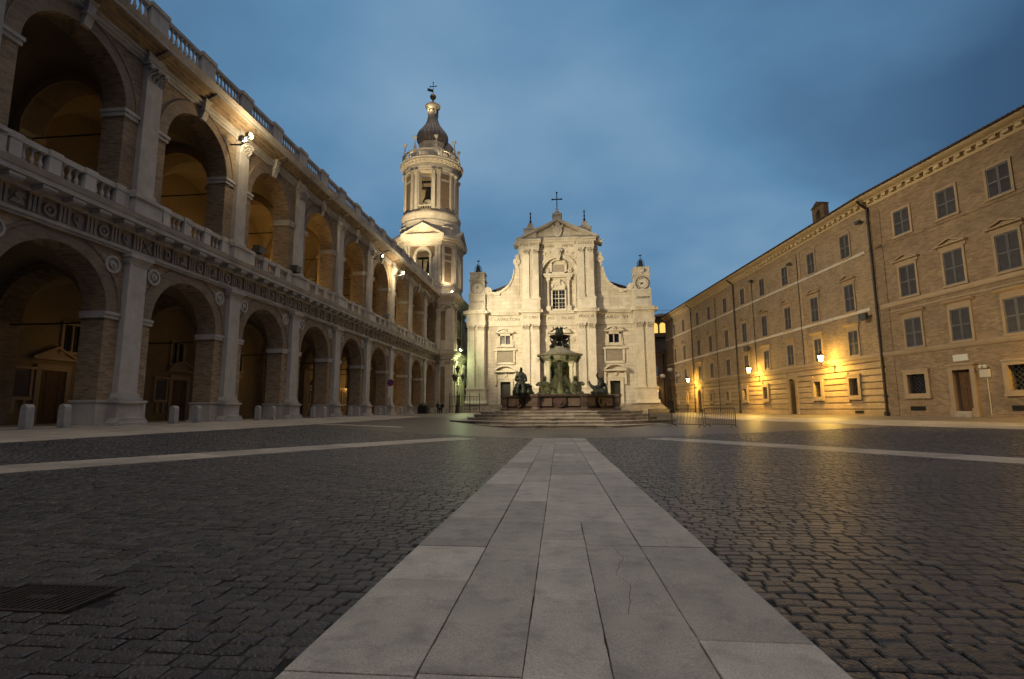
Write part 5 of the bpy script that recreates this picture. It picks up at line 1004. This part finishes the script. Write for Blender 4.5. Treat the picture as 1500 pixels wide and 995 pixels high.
def eaves(P, u0, u1):
    RB(P, 'cornice', 'eave', lambda b: b.extr([(0, 14.3), (.06, 14.3), (.10, 14.42), (.10, 14.62), (.34, 14.64), (.34, 14.70), (.60, 14.78), (.72, 14.86), (.72, 14.94), (0, 14.94)], u0, u1))
    m = MB().box(-.17, .17, .1, .33, 14.46 - .5, 14.62 - .5).mesh('corbel', 'eave'); n = int((u1 - u0) / .62)
    for i in range(n): obj('corbel', m, P, (u0 + .3 + i * (u1 - u0 - .6) / (n - 1), 0, 0))
    t = MB(TR)
    n = int((u1 - u0) / .24)
    for i in range(n):
        u = u0 + (i + .5) * (u1 - u0) / n
        t.add([(u + .1 * cos(q), .84, 14.96 + .09 * sin(q)) for q in lin(0, PI, 4)] + [(u + .1 * cos(q), -3.0, 16.5 + .09 * sin(q)) for q in lin(0, PI, 4)], [(j, j + 1, 6 + j, 5 + j) for j in range(4)] + [(0, 1, 2, 3, 4)])
    o = t.build('roof_tiles', 'tiles', P); o['kind'] = 'stuff'
    RB(P, 'roof', 'tiles', lambda b: b.prism([(0, 0)], 0, 0) if 0 else b.add([(a, d, z) for a in (u0, u1) for d, z in ((.80, 14.93), (.80, 14.98), (-6.5, 17.6), (-14, 14.9), (-14, 14.6), (0, 14.9))], [(0, 1, 2, 3, 4, 5), (11, 10, 9, 8, 7, 6), (0, 6, 7, 1), (1, 7, 8, 2), (2, 8, 9, 3), (3, 9, 10, 4), (4, 10, 11, 5), (5, 11, 6, 0)]))
eaves(PF, 0, 46.4)
def downpipe(P, u, z0, z1, r=.06):
    b = MB(TR); b.tube([(u, .75, z1 + .55), (u, .55, z1 + .3), (u, .14, z1), (u, .12, z1 - .5), (u, .12, z0)], r, 8)
    for z in lin(z0 + 1.2, z1 - 1, 6): b.box(u - r - .03, u + r + .03, 0, .2, z, z + .06)
    b.box(u - r - .04, u + r + .04, .02, .24, z0 - .1, z0 + .25); return b.build('downpipe', 'pipe', P)
for u, r in ((34.7, .055), (21.4, .075), (0.12, .085)): downpipe(PF, u, .5, 14.2, r)
for u, z in ((26.7, 13.9), (17.25, 13.4), (9.0, 13.7)): RB(PF, 'conduit', 'pipe', lambda b: b.tube([(u, .07, z), (u, .07, .6 if u > 20 else 4.5)], .03, 5))
# near palace (u runs away from the camera, so it is negative here)
near4 = [-2.4, -5.4, -8.3, -11.3, -14.4, -17.5, -20.6, -23.7]
HN = [(u - .57, u + .57, Z[f], Z[f] + h) for u in near4 for f, h in ((4, 1.66), (3, 1.92), (2, 1.75))]
lown = [(-2.25, 1.75, 1.66), (-8.25, 1.85, 1.75), (-14.5, 1.85, 1.75), (-20.6, 1.85, 1.75)]
NU = -34
RB(PN, 'wall', 'brick_near', lambda b: (holes(b, NU, 0, 4.4, 14.6, HN, -.5, 0), holes(b, NU, 0, .2, 4.4, [(u - w / 2 + .2, u + w / 2 - .2, 1.75, 3.15) for u, w, h in lown] + [(-5.65, -4.62, .5, 3.02)], -.5, 0), b.box(NU, 0, -14, -.52, .2, 14.6)))
for u in near4:
    for f in (4, 3, 2): put_window(PN, f, u)
for u, w, h in lown: barred(PN, u, w, h, 1.57)
RB(PN, 'string_course', 'trim', lambda b: b.extr([(0, 4.22), (.05, 4.22), (.10, 4.36), (.10, 4.46), (0, 4.54)], NU, 0))
RB(PN, 'string_course', 'trim', lambda b: (b.extr([(0, 7.3), (.05, 7.3), (.09, 7.4), (.09, 7.56), (0, 7.6)], NU, -.1), b.box(NU, -.15, 0, .03, 6.98, 7.06)))
RB(PN, 'string_course', 'brick_near', lambda b: b.box(NU, -.1, 0, .04, 11.3, 11.5))
RB(PN, 'corner_strip', 'brick_near', lambda b: (b.box(-.75, -.14, 0, .04, .3, 13.8),))
eaves(PN, NU, 0)
d = RB(PN, 'street_door', 'door', lambda b: [b.box(-5.64 + i * .515, -5.14 + i * .515, -.30, -.24, .82, 3.02) for i in range(2)] + [b.box(-5.55 + i * .515, -5.23 + i * .515, -.24, -.215, z, z + .48) for i in range(2) for z in (.95, 1.6, 2.25)])
RB(PN, 'door_frame', 'trim', lambda b: (b.box(-5.90, -5.64, -.3, .14, .95, 3.25), b.box(-4.63, -4.37, -.3, .14, .95, 3.25), b.box(-5.64, -4.63, -.3, .14, 3.02, 3.25), b.box(-5.95, -5.60, -.3, .2, .5, .95), b.box(-4.67, -4.32, -.3, .2, .5, .95), b.box(-6.0, -4.3, 0, .2, 3.25, 3.36)), d)
RB(PN, 'door_step', 'step', lambda b: b.box(-5.6, -4.67, -.3, .3, .4, .80), d)
RB(PN, 'plaque', 'white', lambda b: b.box(-5.55, -4.7, 0, .05, 3.5, 3.85))
RB(PN, 'notice_board', 'band', lambda b: (b.box(-6.65, -6.1, .02, .07, 2.55, 2.95), b.tube([(-6.45, .03, 2.55), (-6.45, .03, .6)], .02, 5)))
lp = RB(PN, 'twin_spot', 'white', lambda b: [b.lathe(x, .16, [(.02, 3.0), (.08, 3.02), (.09, 3.12), (.03, 3.18)], 8) for x in (-6.28, -6.5)])
for u in (-2.1, -8.0): RB(PN, 'vent', 'rod', lambda b: [b.box(u - .5, u + .5, -.01, .006, .82, 1.08)] + [b.box(u - .5 + i * .1, u - .47 + i * .1, 0, .02, .82, 1.08) for i in range(11)])
for u in (2.9, ): RB(PF, 'vent', 'rod', lambda b: [b.box(u - .45, u + .45, .03, .036, .62, .82)] + [b.box(u - .45 + i * .09, u - .42 + i * .09, .03, .045, .62, .82) for i in range(10)])
# roof bell gable
bg = RB(PF, 'bell_gable', 'darkwall', lambda b: b.archwall(6.75, 8.35, 14.9, 17.4, 7.55, .30, 16.75, -1.6, -1.2, 10, zb=15.9))
RB(PF, 'gable_roof', 'tiles', lambda b: b.prism([(6.68, 17.38), (8.42, 17.38), (7.55, 17.8)], -1.68, -1.12), bg)
# cctv cameras and floodlight housings on the wall
for P, u, z, lab in ((PF, .9, 13.55, 'small camera just left of the bent drainpipe under the eaves'), (PF, 9.9, 13.2, 'camera on the middle of the long palace below the eaves'), (PF, 17.0, 13.5, 'camera and box high on the long palace beside a thin conduit')):
    M_ = P.matrix_basis; c = thing('security_camera', lab, 'security camera', M_ @ Vector((u, 0, z - .5)), P.rotation_euler.z, 'security cameras on the long palace')
    b = MB(); b.tube([(0, 0, 0), (0, .3, .05), (0, .3, -.05)], .03, 6); b.build('bracket', 'steel', c)
    b = MB(); b.box(-.28, .18, .2, .4, -.12, .06); b.box(-.34, -.28, .23, .37, -.09, .03); b.build('housing', 'steel', c)
fl = thing('wall_floodlight', 'unlit square floodlight on the long palace beside the corner drainpipe', 'floodlight', PF.matrix_basis @ Vector((1.0, 0, 7.0 - .5)), PF.rotation_euler.z)
b = MB(); b.box(-.35, .35, .35, .55, -.2, .25); b.build('housing', 'steel', fl); b = MB(); b.tube([(0, 0, 0), (0, .35, 0)], .035); b.build('arm', 'steel', fl)
fl2 = thing('wall_floodlight', 'small grey floodlight halfway along the long palace below the second string course', 'floodlight', PF.matrix_basis @ Vector((19.6 - 1.2, 0, 6.9 - .5)), PF.rotation_euler.z)
b = MB(); b.box(-.4, .4, .3, .55, -.25, .25); b.build('housing', 'steel', fl2); b = MB(); b.tube([(0, 0, 0), (0, .3, 0)], .035); b.build('arm', 'steel', fl2)
# ---------------------------------------------------------------- wall lanterns
def lantern_mesh():
    b = MB()
    for i in range(6):
        a = PI / 3 * i; b.tube([(.10 * cos(a), .10 * sin(a), 0), (.21 * cos(a), .21 * sin(a), .46)], .012, 4)
    b.lathe(0, 0, [(.04, -.12), (.11, -.02), (.11, .0), (0, .01)], 6); b.lathe(0, 0, [(.30, .45), (.32, .48), (.12, .62), (.05, .66), (.06, .72), (.01, .80)], 6); return b.mesh('lantern_cage', 'iron')
LC = lantern_mesh(); LG = MB().lathe(0, 0, [(.085, .03), (.19, .44), (0, .44)], 6).mesh('lamp_glass', 'e_warm')
def bracket_lamp(P, u, z, lab, out=1.0, power=150):
    M_ = P.matrix_basis; o = thing('wall_lantern', lab, 'wall lantern', M_ @ Vector((u, 0, z - .5)), P.rotation_euler.z, 'lit lanterns on the right hand palaces')
    b = MB(); pts = [(0, 0, 0), (0, out * .4, .06), (0, out * .75, .02), (0, out * .98, .12), (0, out, .28)]; b.tube(pts, .028, 6)
    b.tube([(0, .02, -.35), (0, out * .2, -.3), (0, out * .45, -.02)], .02, 5); b.tube([(0, out * .15, .04), (0, out * .22, .2), (0, out * .38, .2), (0, out * .36, .08)], .018, 5); b.tube([(0, out * .5, .04), (0, out * .55, .18), (0, out * .68, .16), (0, out * .66, .06)], .018, 5)
    b.box(-.07, .07, 0, .04, -.45, .18); b.build('bracket', 'iron', o)
    obj('lantern_cage', LC, o, (0, out, .38)); obj('lamp_glass', LG, o, (0, out, .38))
    wl = M_ @ Vector((u, out, z - .5 + .60)); light('lantern_light', 'POINT', wl, power * .45, (1, .58, .09), .25)
    dn = M_ @ Vector((u, out * .55, 0)); light('lantern_light', 'SPOT', wl - Vector((0, 0, .1)), power * 1.35, (1, .58, .09), .2, (dn.x, dn.y, .3), 170, .45)
    return o
LPW = 1900
bracket_lamp(PF, 5.2, 4.02, 'lit wall lantern nearest on the long palace, above two barred windows', 1.0, LPW)
bracket_lamp(PF, 17.0, 4.02, 'lit wall lantern between the two drainpipes of the long palace', 1.0, LPW * .9)
bracket_lamp(PF, 34.4, 4.02, 'lit wall lantern beside the far arched door and thin drainpipe', 1.0, LPW * .9)
bracket_lamp(PN, -10.9, 4.05, 'lit wall lantern on the near palace at the right edge', 1.0, LPW * .42)

# ---------------------------------------------------------------- buildings behind
sb = thing('side_street_building', 'dark two storey street building with thin drainpipes between church and long palace', 'building', (17.5, 84, .5), .10)
b = MB(); b.box(-.0, 14, 0, 26, -.5, 9.8); b.build('wall', 'darkwall', sb)
b = MB(); b.box(-.5, 14.5, -.4, 26.4, 9.8, 10.1); b.add([(-.5, -.4, 10.1), (14.5, -.4, 10.1), (14.5, 26.4, 10.1), (-.5, 26.4, 10.1), (7, -.4, 12.5), (7, 26.4, 12.5)], [(0, 1, 4), (1, 2, 5, 4), (2, 3, 5), (3, 0, 4, 5)]); b.build('roof', 'tiles', sb)
for y in (6, 14): MB().tube([(-.1, y, 0), (-.1, y, 9.7)], .08, 6).build('downpipe', 'pipe', sb)
for y in (3, 10, 18):
    for z in (2.0, 6.2): w = MB().box(-.08, .02, y - .5, y + .5, z, z + 1.7).build('window', 'glass', sb); MB().box(-.12, -.02, y - .65, y + .65, z - .15, z).build('sill', 'trim', sb)
ah = thing('arcaded_hall', 'dark round ended building with a row of lit arched openings beyond the church', 'building', (24, 128, .5))
b = MB(); b.lathe(0, 0, [(0, 0), (11, 0), (11, 16.0), (11.4, 16.3), (11.4, 20.6), (11.9, 20.9), (0, 23.6)], 40); b.build('wall', 'darkwall', ah)
for i in range(-4, 5):
    a = -PI / 2 + i * .145 - .18; f = MB(); ca, sa = cos(a), sin(a); f.T = lambda u, d, z: ((11.45 + d) * ca - u * sa, (11.45 + d) * sa + u * ca, z)
    f.prism([(-.62, 17.2), (.62, 17.2), (.62, 18.9)] + [(.62 * cos(q), 18.9 + .55 * sin(q)) for q in lin(0, PI, 8)] + [(-.62, 18.9)], -.1, .02); f.build('lit_arch', 'e_win', ah)
gb = thing('rear_wing', 'grey stone rear wing seen in the gap between bell tower and church', 'building', (-19.4, 86, .5))
MB().box(-4, 4.0, 0, 20, 0, 14.2).build('wall', 'tstone', gb)
b = MB(); b.box(-4.5, 4.4, -.4, 20, 14.2, 14.45); b.add([(-4.5, -.4, 14.45), (4.4, -.4, 14.45), (4.4, 20, 14.45), (-4.5, 20, 14.45), (-4.5, 8, 17.5), (0, 8, 17.5)], [(0, 1, 5, 4), (1, 2, 5), (2, 3, 4, 5), (0, 4, 3)]); b.build('roof', 'tiles', gb)
for z in (3, 8): MB().box(2.2, 3.0, -.06, .02, z, z + 1.6).build('window', 'glass', gb)
hb = thing('back_house', 'low dark house closing the street beyond the globe lamp post', 'building', (20, 150, .5)); MB().box(-14, 20, 0, 10, 0, 9).build('wall', 'darkwall', hb)
b = MB(); b.add([(-14, -.5, 9), (20, -.5, 9), (20, 10, 9), (-14, 10, 9), (-14, 5, 11.5), (20, 5, 11.5)], [(0, 1, 5, 4), (1, 2, 5), (2, 3, 4, 5), (0, 4, 3)]); b.build('roof', 'tiles', hb)

# ---------------------------------------------------------------- street lamp by the tower
lp1 = thing('street_lamp', 'black ornate iron lamp post with unlit lanterns before the green lit tower corner', 'street lamp', (-14.6, 70.3, .6))
b = MB(); b.lathe(0, 0, [(.34, -.1), (.34, .1), (.22, .25), (.2, .9), (.26, 1.0), (.14, 1.2), (.09, 1.5), (.12, 1.6), (.06, 1.8), (.055, 2.6), (.10, 2.7), (.05, 2.8), (.045, 3.6), (.09, 3.7), (.04, 3.8), (.035, 4.6), (.08, 4.75), (.03, 4.9), (.02, 5.6)], 10); b.build('post', 'iron', lp1)
b = MB()
for a in (0, 2 * PI / 3, 4 * PI / 3): b.tube([(0, 0, 4.2), (.3 * cos(a), .3 * sin(a), 4.0), (.62 * cos(a), .62 * sin(a), 4.1), (.72 * cos(a), .72 * sin(a), 4.35)], .03, 6); b.tube([(.1 * cos(a), .1 * sin(a), 4.5), (.35 * cos(a), .35 * sin(a), 4.4), (.45 * cos(a), .45 * sin(a), 4.2)], .02, 5)
b.build('arms', 'iron', lp1)
LGU = MB().lathe(0, 0, [(.085, .03), (.19, .44), (0, .44)], 6).mesh('lamp_glass', 'lglass')
for x, y, z in [(.72 * cos(a), .72 * sin(a), 4.45) for a in (0, 2 * PI / 3, 4 * PI / 3)] + [(0, 0, 5.5)]:
    c = obj('lantern_cage', LC, lp1, (x, y, z)); c.scale = (1.2, 1.2, 1.2); obj('lamp_glass', LGU, c)
lp2 = thing('street_lamp', 'dark lamp post with three unlit milky globes beside the church steps', 'street lamp', (13.0, 65.5, .5))
b = MB(); b.lathe(0, 0, [(.36, -.1), (.36, .15), (.26, .3), (.26, 1.3), (.32, 1.4), (.14, 1.6), (.09, 1.9), (.07, 3.2), (.1, 3.3), (.05, 3.4), (.045, 4.9), (.08, 5.0)], 10); b.build('post', 'iron', lp2)
b = MB(); b.tube([(-.95, 0, 4.25), (-.9, 0, 4.05), (-.4, 0, 4.1), (0, 0, 3.9), (.4, 0, 4.1), (.9, 0, 4.05), (.95, 0, 4.25)], .035, 6); b.build('arms', 'iron', lp2)
GL = MB().lathe(0, 0, [(.1, 0), (.26, .08), (.34, .22), (.32, .36), (.16, .46), (.02, .5)], 14).mesh('globe', 'globe'); GL.shade_smooth()
for x, z in ((-.95, 4.25), (.95, 4.25), (0, 5.0)): obj('globe', GL, lp2, (x, 0, z))

# ---------------------------------------------------------------- floodlights on the arcade and elsewhere
def flood(name, loc, lab, aim, power, col, n=2, cone=70, m='e_white', blend=.6, size=.16, arm=True, light_off=.5, scale=1.0):
    o = thing(name, lab, 'floodlight', loc); d = (Vector(aim) - Vector(loc)).normalized()
    q = d.to_track_quat('Y', 'Z').to_matrix().to_4x4()
    for i in range(n):
        off = Vector(((i - (n - 1) / 2) * .62 * scale, 0, (i % 2) * .25 * scale))
        b = MB(lambda a, bb, c: tuple(q @ (Vector((a, bb, c)) * scale) + off)); b.prism([(-.26, -.2), (.26, -.2), (.22, .2), (-.22, .2)], -.24, .05); b.build('housing', 'steel', o)
        b = MB(lambda a, bb, c: tuple(q @ (Vector((a, bb, c)) * scale) + off)); b.box(-.2, .2, .05, .075, -.16, .16); b.lathe(0, .14, [(.02, -.19), (.15, -.12), (.19, 0), (.15, .12), (.02, .19)], 12); b.build('lamp_glass', m, o)
    if arm: b = MB(); b.tube([(-.9, 0, -.3), (-.3, 0, -.35), (0, 0, -.2)], .05, 6); b.tube([(-.4 * scale, 0, -.22), (.4 * scale, 0, -.22)], .04, 6); b.build('bracket', 'steel', o)
    light(name + '_light', 'SPOT', Vector(loc) + d * light_off, power, col, size, aim, cone, blend)
    return o
WARM = (1, .82, .52)
flood('arcade_floodlight', (-17.15, 25.2, 15.9), 'bright pair of lit floodlights on the capital of the nearest lit pilaster', (0, 77, 12), 8000, WARM, 2, 50, scale=.62)
light('arcade_floodlight_spill', 'POINT', (-16.7, 25.2, 16.1), 230, (1, .72, .36), .2)
flood('arcade_floodlight', (-17.0, 46.2, 15.6), 'single small lit floodlight at the middle of the arcade cornice', (10, 77, 10), 2000, WARM, 1, 50, scale=.5)
flood('arcade_floodlight', (-16.95, 52.4, 15.6), 'farther bright floodlight lighting its own pilaster from the capital', (0, 77, 14), 41000, WARM, 1, 62, scale=.6)
light('arcade_floodlight_spill', 'POINT', (-17.0, 51.9, 15.3), 330, (1, .78, .42), .15)
# light on the right hand palace from the arcade side
light('palace_wash', 'SPOT', (-16.7, 25.4, 16.2), 29000, (1, .80, .50), .3, (19, 42, 5), 75, .8)
# terrace floods on the tower
flood('terrace_floodlight', (-20.5, 60.5, 18.2), 'floodlight behind the roof balustrade aimed up at the tower', (-20.3, 76, 37), 17000, (1, .80, .48), 1, 50, arm=False)
flood('terrace_floodlight', (-24.8, 66.0, 18.2), 'second terrace floodlight left of the tower', (-20.8, 76, 36), 4500, (1, .80, .46), 1, 85, arm=False)
flood('tower_floodlight', (-15.75, 71.6, 17.75), 'small floodlight on the tower cornice corner nearest the church', (-19.5, 75.5, 31), 500, (1, .8, .5), 1, 90, arm=False, scale=.6)
light('tower_stage_light', 'POINT', (TX, TY - 1.0, 20.6), 420, (1, .82, .5), .25); light('tower_belfry_light', 'POINT', (TX, TY + .3, 31.4), 420, (1, .76, .4), .25)
light('lantern_ring_light', 'POINT', (TX - .2, TY - .95, 48.75), 22, (1, .8, .45), .05)
for a_, p_ in ((-PI / 2 - .5, 70), (-PI / 2 + .75, 60), (0.3, 60)): light('belfry_roof_light', 'POINT', (TX + 3.7 * cos(a_), TY + 3.7 * sin(a_), 39.9), p_ * .9, (1, .8, .5), .1)
light('tower_cornice_light', 'POINT', (TX, TY - 5.6, 27.6), 40, (1, .78, .42), .1)
# green light at the tower foot
gl = flood('green_floodlight', (-14.75, 73.6, 9.75), 'greenish white floodlight on the tower side cornice', (-20, 75.6, 5), 200, (.80, 1, .50), 1, 95, 'e_green', arm=False)
for gy_, gz_, gp_ in ((73.6, 8.0, 170), (75.6, 5.2, 120), (73.4, 9.9, 60), (78.2, 7.0, 80)): light('green_light', 'POINT', (-14.75, gy_, gz_), gp_, (.80, 1, .46), .1)
# gallery lamps
for x, y, z, p in ((-21.5, 31.5, 10.2, 90), (-21.5, 38.0, 10.2, 190), (-21.6, 44.5, 10.4, 60), (-21.5, 56, 10.4, 60), (-21.5, 63, 10.4, 60)):
    light('gallery_light', 'POINT', (x, y, z), p, (1, .62, .18), .2)
for k, (y, lab) in enumerate(((32.5, 'black floodlight box on the gallery parapet beside the third full pilaster'), (50.6, 'black floodlight box on the gallery parapet near the middle arches'), (28.2, 'hooded floodlight resting on the parapet beside a pilaster pedestal'))):
    o = thing('parapet_floodlight', lab, 'floodlight', (-17.95, y, 10.27)); b = MB(); b.prism([(-.25, .05), (.25, .05), (.3, .45), (-.15, .5)], -.3, .3); b.build('housing', 'steel', o); b = MB(); b.box(-.1, .1, -.1, .1, 0, .1); b.build('foot', 'steel', o)
# fountain lights: greenish lamps in the basin
for x, y in ((0, -2.4), (-1.9, -1.8), (1.9, -1.8), (0, -3.3)):
    light('fountain_light', 'POINT', (FX + x, FY + y, 2.12), 30, (1, .94, .38), .08)
for x in (-1.0, 1.0): light('fountain_dish_light', 'POINT', (FX + x, FY - 1.75, 4.3), 9, (1, .96, .36), .06)
# dim warm lamps deep inside the lower arcade
for y, p in ((49.5, 26), (56.5, 60), (69.0, 30), (36, 8), (23, 8)): light('arcade_light', 'POINT', (-22.5, y, 3.6), p, (1, .6, .2), .1)
o = thing('arcade_wall_lamp', 'small lit lamp on the back wall inside the seventh arch', 'lamp', (-24.1, 56.5, 3.3)); MB().lathe(.2, 0, [(.06, 0), (.13, .25), (.04, .35)], 8).build('lamp_glass', 'e_warm', o); MB().tube([(0, 0, 0), (.2, 0, 0)], .02).build('bracket', 'iron', o)
light('street_light', 'POINT', (16.0, 96.5, 4.2), 700, (1, .55, .13), .12)
o = thing('street_lantern', 'lit lantern in the side street left of the globe lamp post', 'wall lantern', (16.3, 95.5, 4.3)); obj('lantern_cage', LC, o, (0, 0, 0)); obj('lamp_glass', LG, o, (0, 0, 0)); MB().tube([(0, 0, .8), (.5, 0, 1.0), (1.2, 0, 1.0)], .03).build('bracket', 'iron', o)

# ---------------------------------------------------------------- crowd barriers
def barrier(P, Q, lab):
    P, Q = Vector(P), Vector(Q); d = Q - P; Ln = d.length
    o = thing('crowd_barrier', lab, 'crowd barrier', (P.x, P.y, min(G(P.x, P.y), G(Q.x, Q.y)) + .01), math.atan2(d.y, d.x), 'steel crowd barriers beside the fountain')
    b = MB(); b.tube([(0, 0, .18), (0, 0, 1.0), (.06, 0, 1.06), (Ln - .06, 0, 1.06), (Ln, 0, 1.0), (Ln, 0, .18), (Ln - .02, 0, .16), (.02, 0, .16), (0, 0, .2)], .022, 6); b.build('frame', 'iron', o)
    b = MB().tube([(0, 0, .16), (0, 0, 1.06)], .010, 5).mesh('bar', 'iron'); n = int(Ln / .115)
    instances('bar', b, o, [((i + 1) * Ln / (n + 1), 0, 0) for i in range(n)])
    f = MB(); f.tube([(0, -.30, 0), (0, -.04, .16), (0, .04, .16), (0, .30, 0)], .018, 5); f = f.mesh('foot', 'iron'); instances('foot', f, o, [(.12, 0, 0), (Ln - .12, 0, 0)])
barrier((6.50, 32.9), (7.86, 31.0), 'crowd barrier leftmost of the front pair, nearest the fountain'); barrier((7.95, 30.9), (9.15, 29.4), 'crowd barrier rightmost, nearest the camera')
barrier((6.0, 38.6), (6.6, 33.3), 'crowd barrier running back beside the fountain steps')

# ---------------------------------------------------------------- sign, railing, bin, people
sg = thing('no_parking_sign', 'round blue and red no parking sign on a post before the sixth pier', 'road sign', (-17.3, 50.6, .56))
MB().tube([(0, 0, 0), (0, 0, 3.6)], .03).build('post', 'steel', sg)
b = MB(lambda a, bb, c: (a, -bb, c)); b.ring(0, 3.2, .001, .34, .03, .05, 20, 0, 2 * PI); b.build('blue_disc', 'blue', sg)
b = MB(lambda a, bb, c: (a, -bb, c)); b.ring(0, 3.2, .26, .34, .05, .06, 20, 0, 2 * PI); b.prism([(-.26, 3.40), (-.20, 3.46), (.26, 3.0), (.2, 2.94)], .05, .06); b.build('red_ring', 'red', sg)
b = MB(lambda a, bb, c: (a, -bb, c)); b.box(-.24, .24, .03, .05, 1.75, 2.55); b.box(-.3, .3, .03, .05, 2.6, 2.8); b.build('plate', 'white', sg)
rl = thing('iron_railing', 'tall black iron railing with gate before the green lit corner of the tower', 'railing', (-15.9, 71.4, .62))
b = MB(); b.tube([(-.1, 0, 2.2), (4.2, 0, 2.2)], .03, 5); b.tube([(-.1, 0, .9), (4.2, 0, .9)], .03, 5); b.build('rail', 'iron', rl)
bm2 = MB().tube([(0, 0, 0), (0, 0, 2.35)], .018, 5).mesh('bar', 'iron'); instances('bar', bm2, rl, [(i * .42, 0, 0) for i in range(10)])
pm = MB().tube([(0, 0, 0), (0, 0, 2.7)], .05, 6).mesh('post', 'iron'); instances('post', pm, rl, [(0, 0, 0), (1.4, 0, 0), (2.8, 0, 0), (4.2, 0, 0)])
pb = thing('planter_box', 'dark square planter box between the seventh and eighth piers', 'planter', (-16.9, 61.4, .58))
b = MB(); b.prism([(-.5, 0), (.5, 0), (.58, .85), (-.58, .85)], -.5, .5); b.build('box', 'iron', pb); MB().lathe(0, 0, [(.45, .85), (.5, 1.0), (.3, 1.2), (.05, 1.3)], 9, lobes=5, la=.2).build('shrub', 'green', pb)
def person(x, y, lab, rz, h=1.25):
    o = thing('person', lab, 'person', (x, y, G(x, y)), rz)
    n = [(0, 0, .62, .17), (0, 0, .85, .16), (0, -.04, 1.1, .17), (0, -.05, 1.26, .06), (0, -.07, 1.40, .10), (.1, -.4, .66, .1), (.12, -.42, .25, .07), (.12, -.45, .06, .06), (.12, -.58, .04, .05), (-.1, -.4, .66, .1), (-.12, -.42, .25, .07), (-.12, -.45, .06, .06), (-.12, -.58, .04, .05),
         (.24, -.06, 1.05, .07), (.28, -.18, .8, .055), (.18, -.36, .78, .04), (-.24, -.06, 1.05, .07), (-.28, -.18, .8, .055), (-.18, -.36, .78, .04)]
    e = [(0, 1), (1, 2), (2, 3), (3, 4), (0, 5), (5, 6), (6, 7), (7, 8), (0, 9), (9, 10), (10, 11), (11, 12), (2, 13), (13, 14), (14, 15), (2, 16), (16, 17), (17, 18)]
    skin('body', n, e, 'cloth', o, (0, 0, 0), 2); MB().lathe(0, -.08, [(.02, 1.30), (.08, 1.34), (.095, 1.42), (.07, 1.50), (.02, 1.53)], 10).build('head', 'skin', o, smooth=True)
person(-15.9, 64.6, 'person in dark clothes sitting by the last arcade bollards, left of two', .5); person(-15.2, 64.2, 'person in dark clothes sitting by the last arcade bollards, right of two', -.3)
b = thing('stone_bench', 'low stone bench under two seated people near the tower', 'bench', (-15.5, 64.6, G(-15.5, 64.6))); MB().box(-.9, .9, -.2, .25, .38, .48).build('seat', 'boll', b); instances('leg', MB().box(-.1, .1, -.18, .22, -.02, .38).mesh('leg', 'boll'), b, [(-.7, 0, 0), (.7, 0, 0)])

w_ = thing('overhead_wire', 'thin overhead wire between the church cornice and the long palace roof', 'wire', (13.2, 76.4, 15.2))
MB().tube([(0, 0, 0), (1.5, -.6, -.12), (3.2, -1.3, -.05)], .02, 4).build('wire', 'rod', w_)
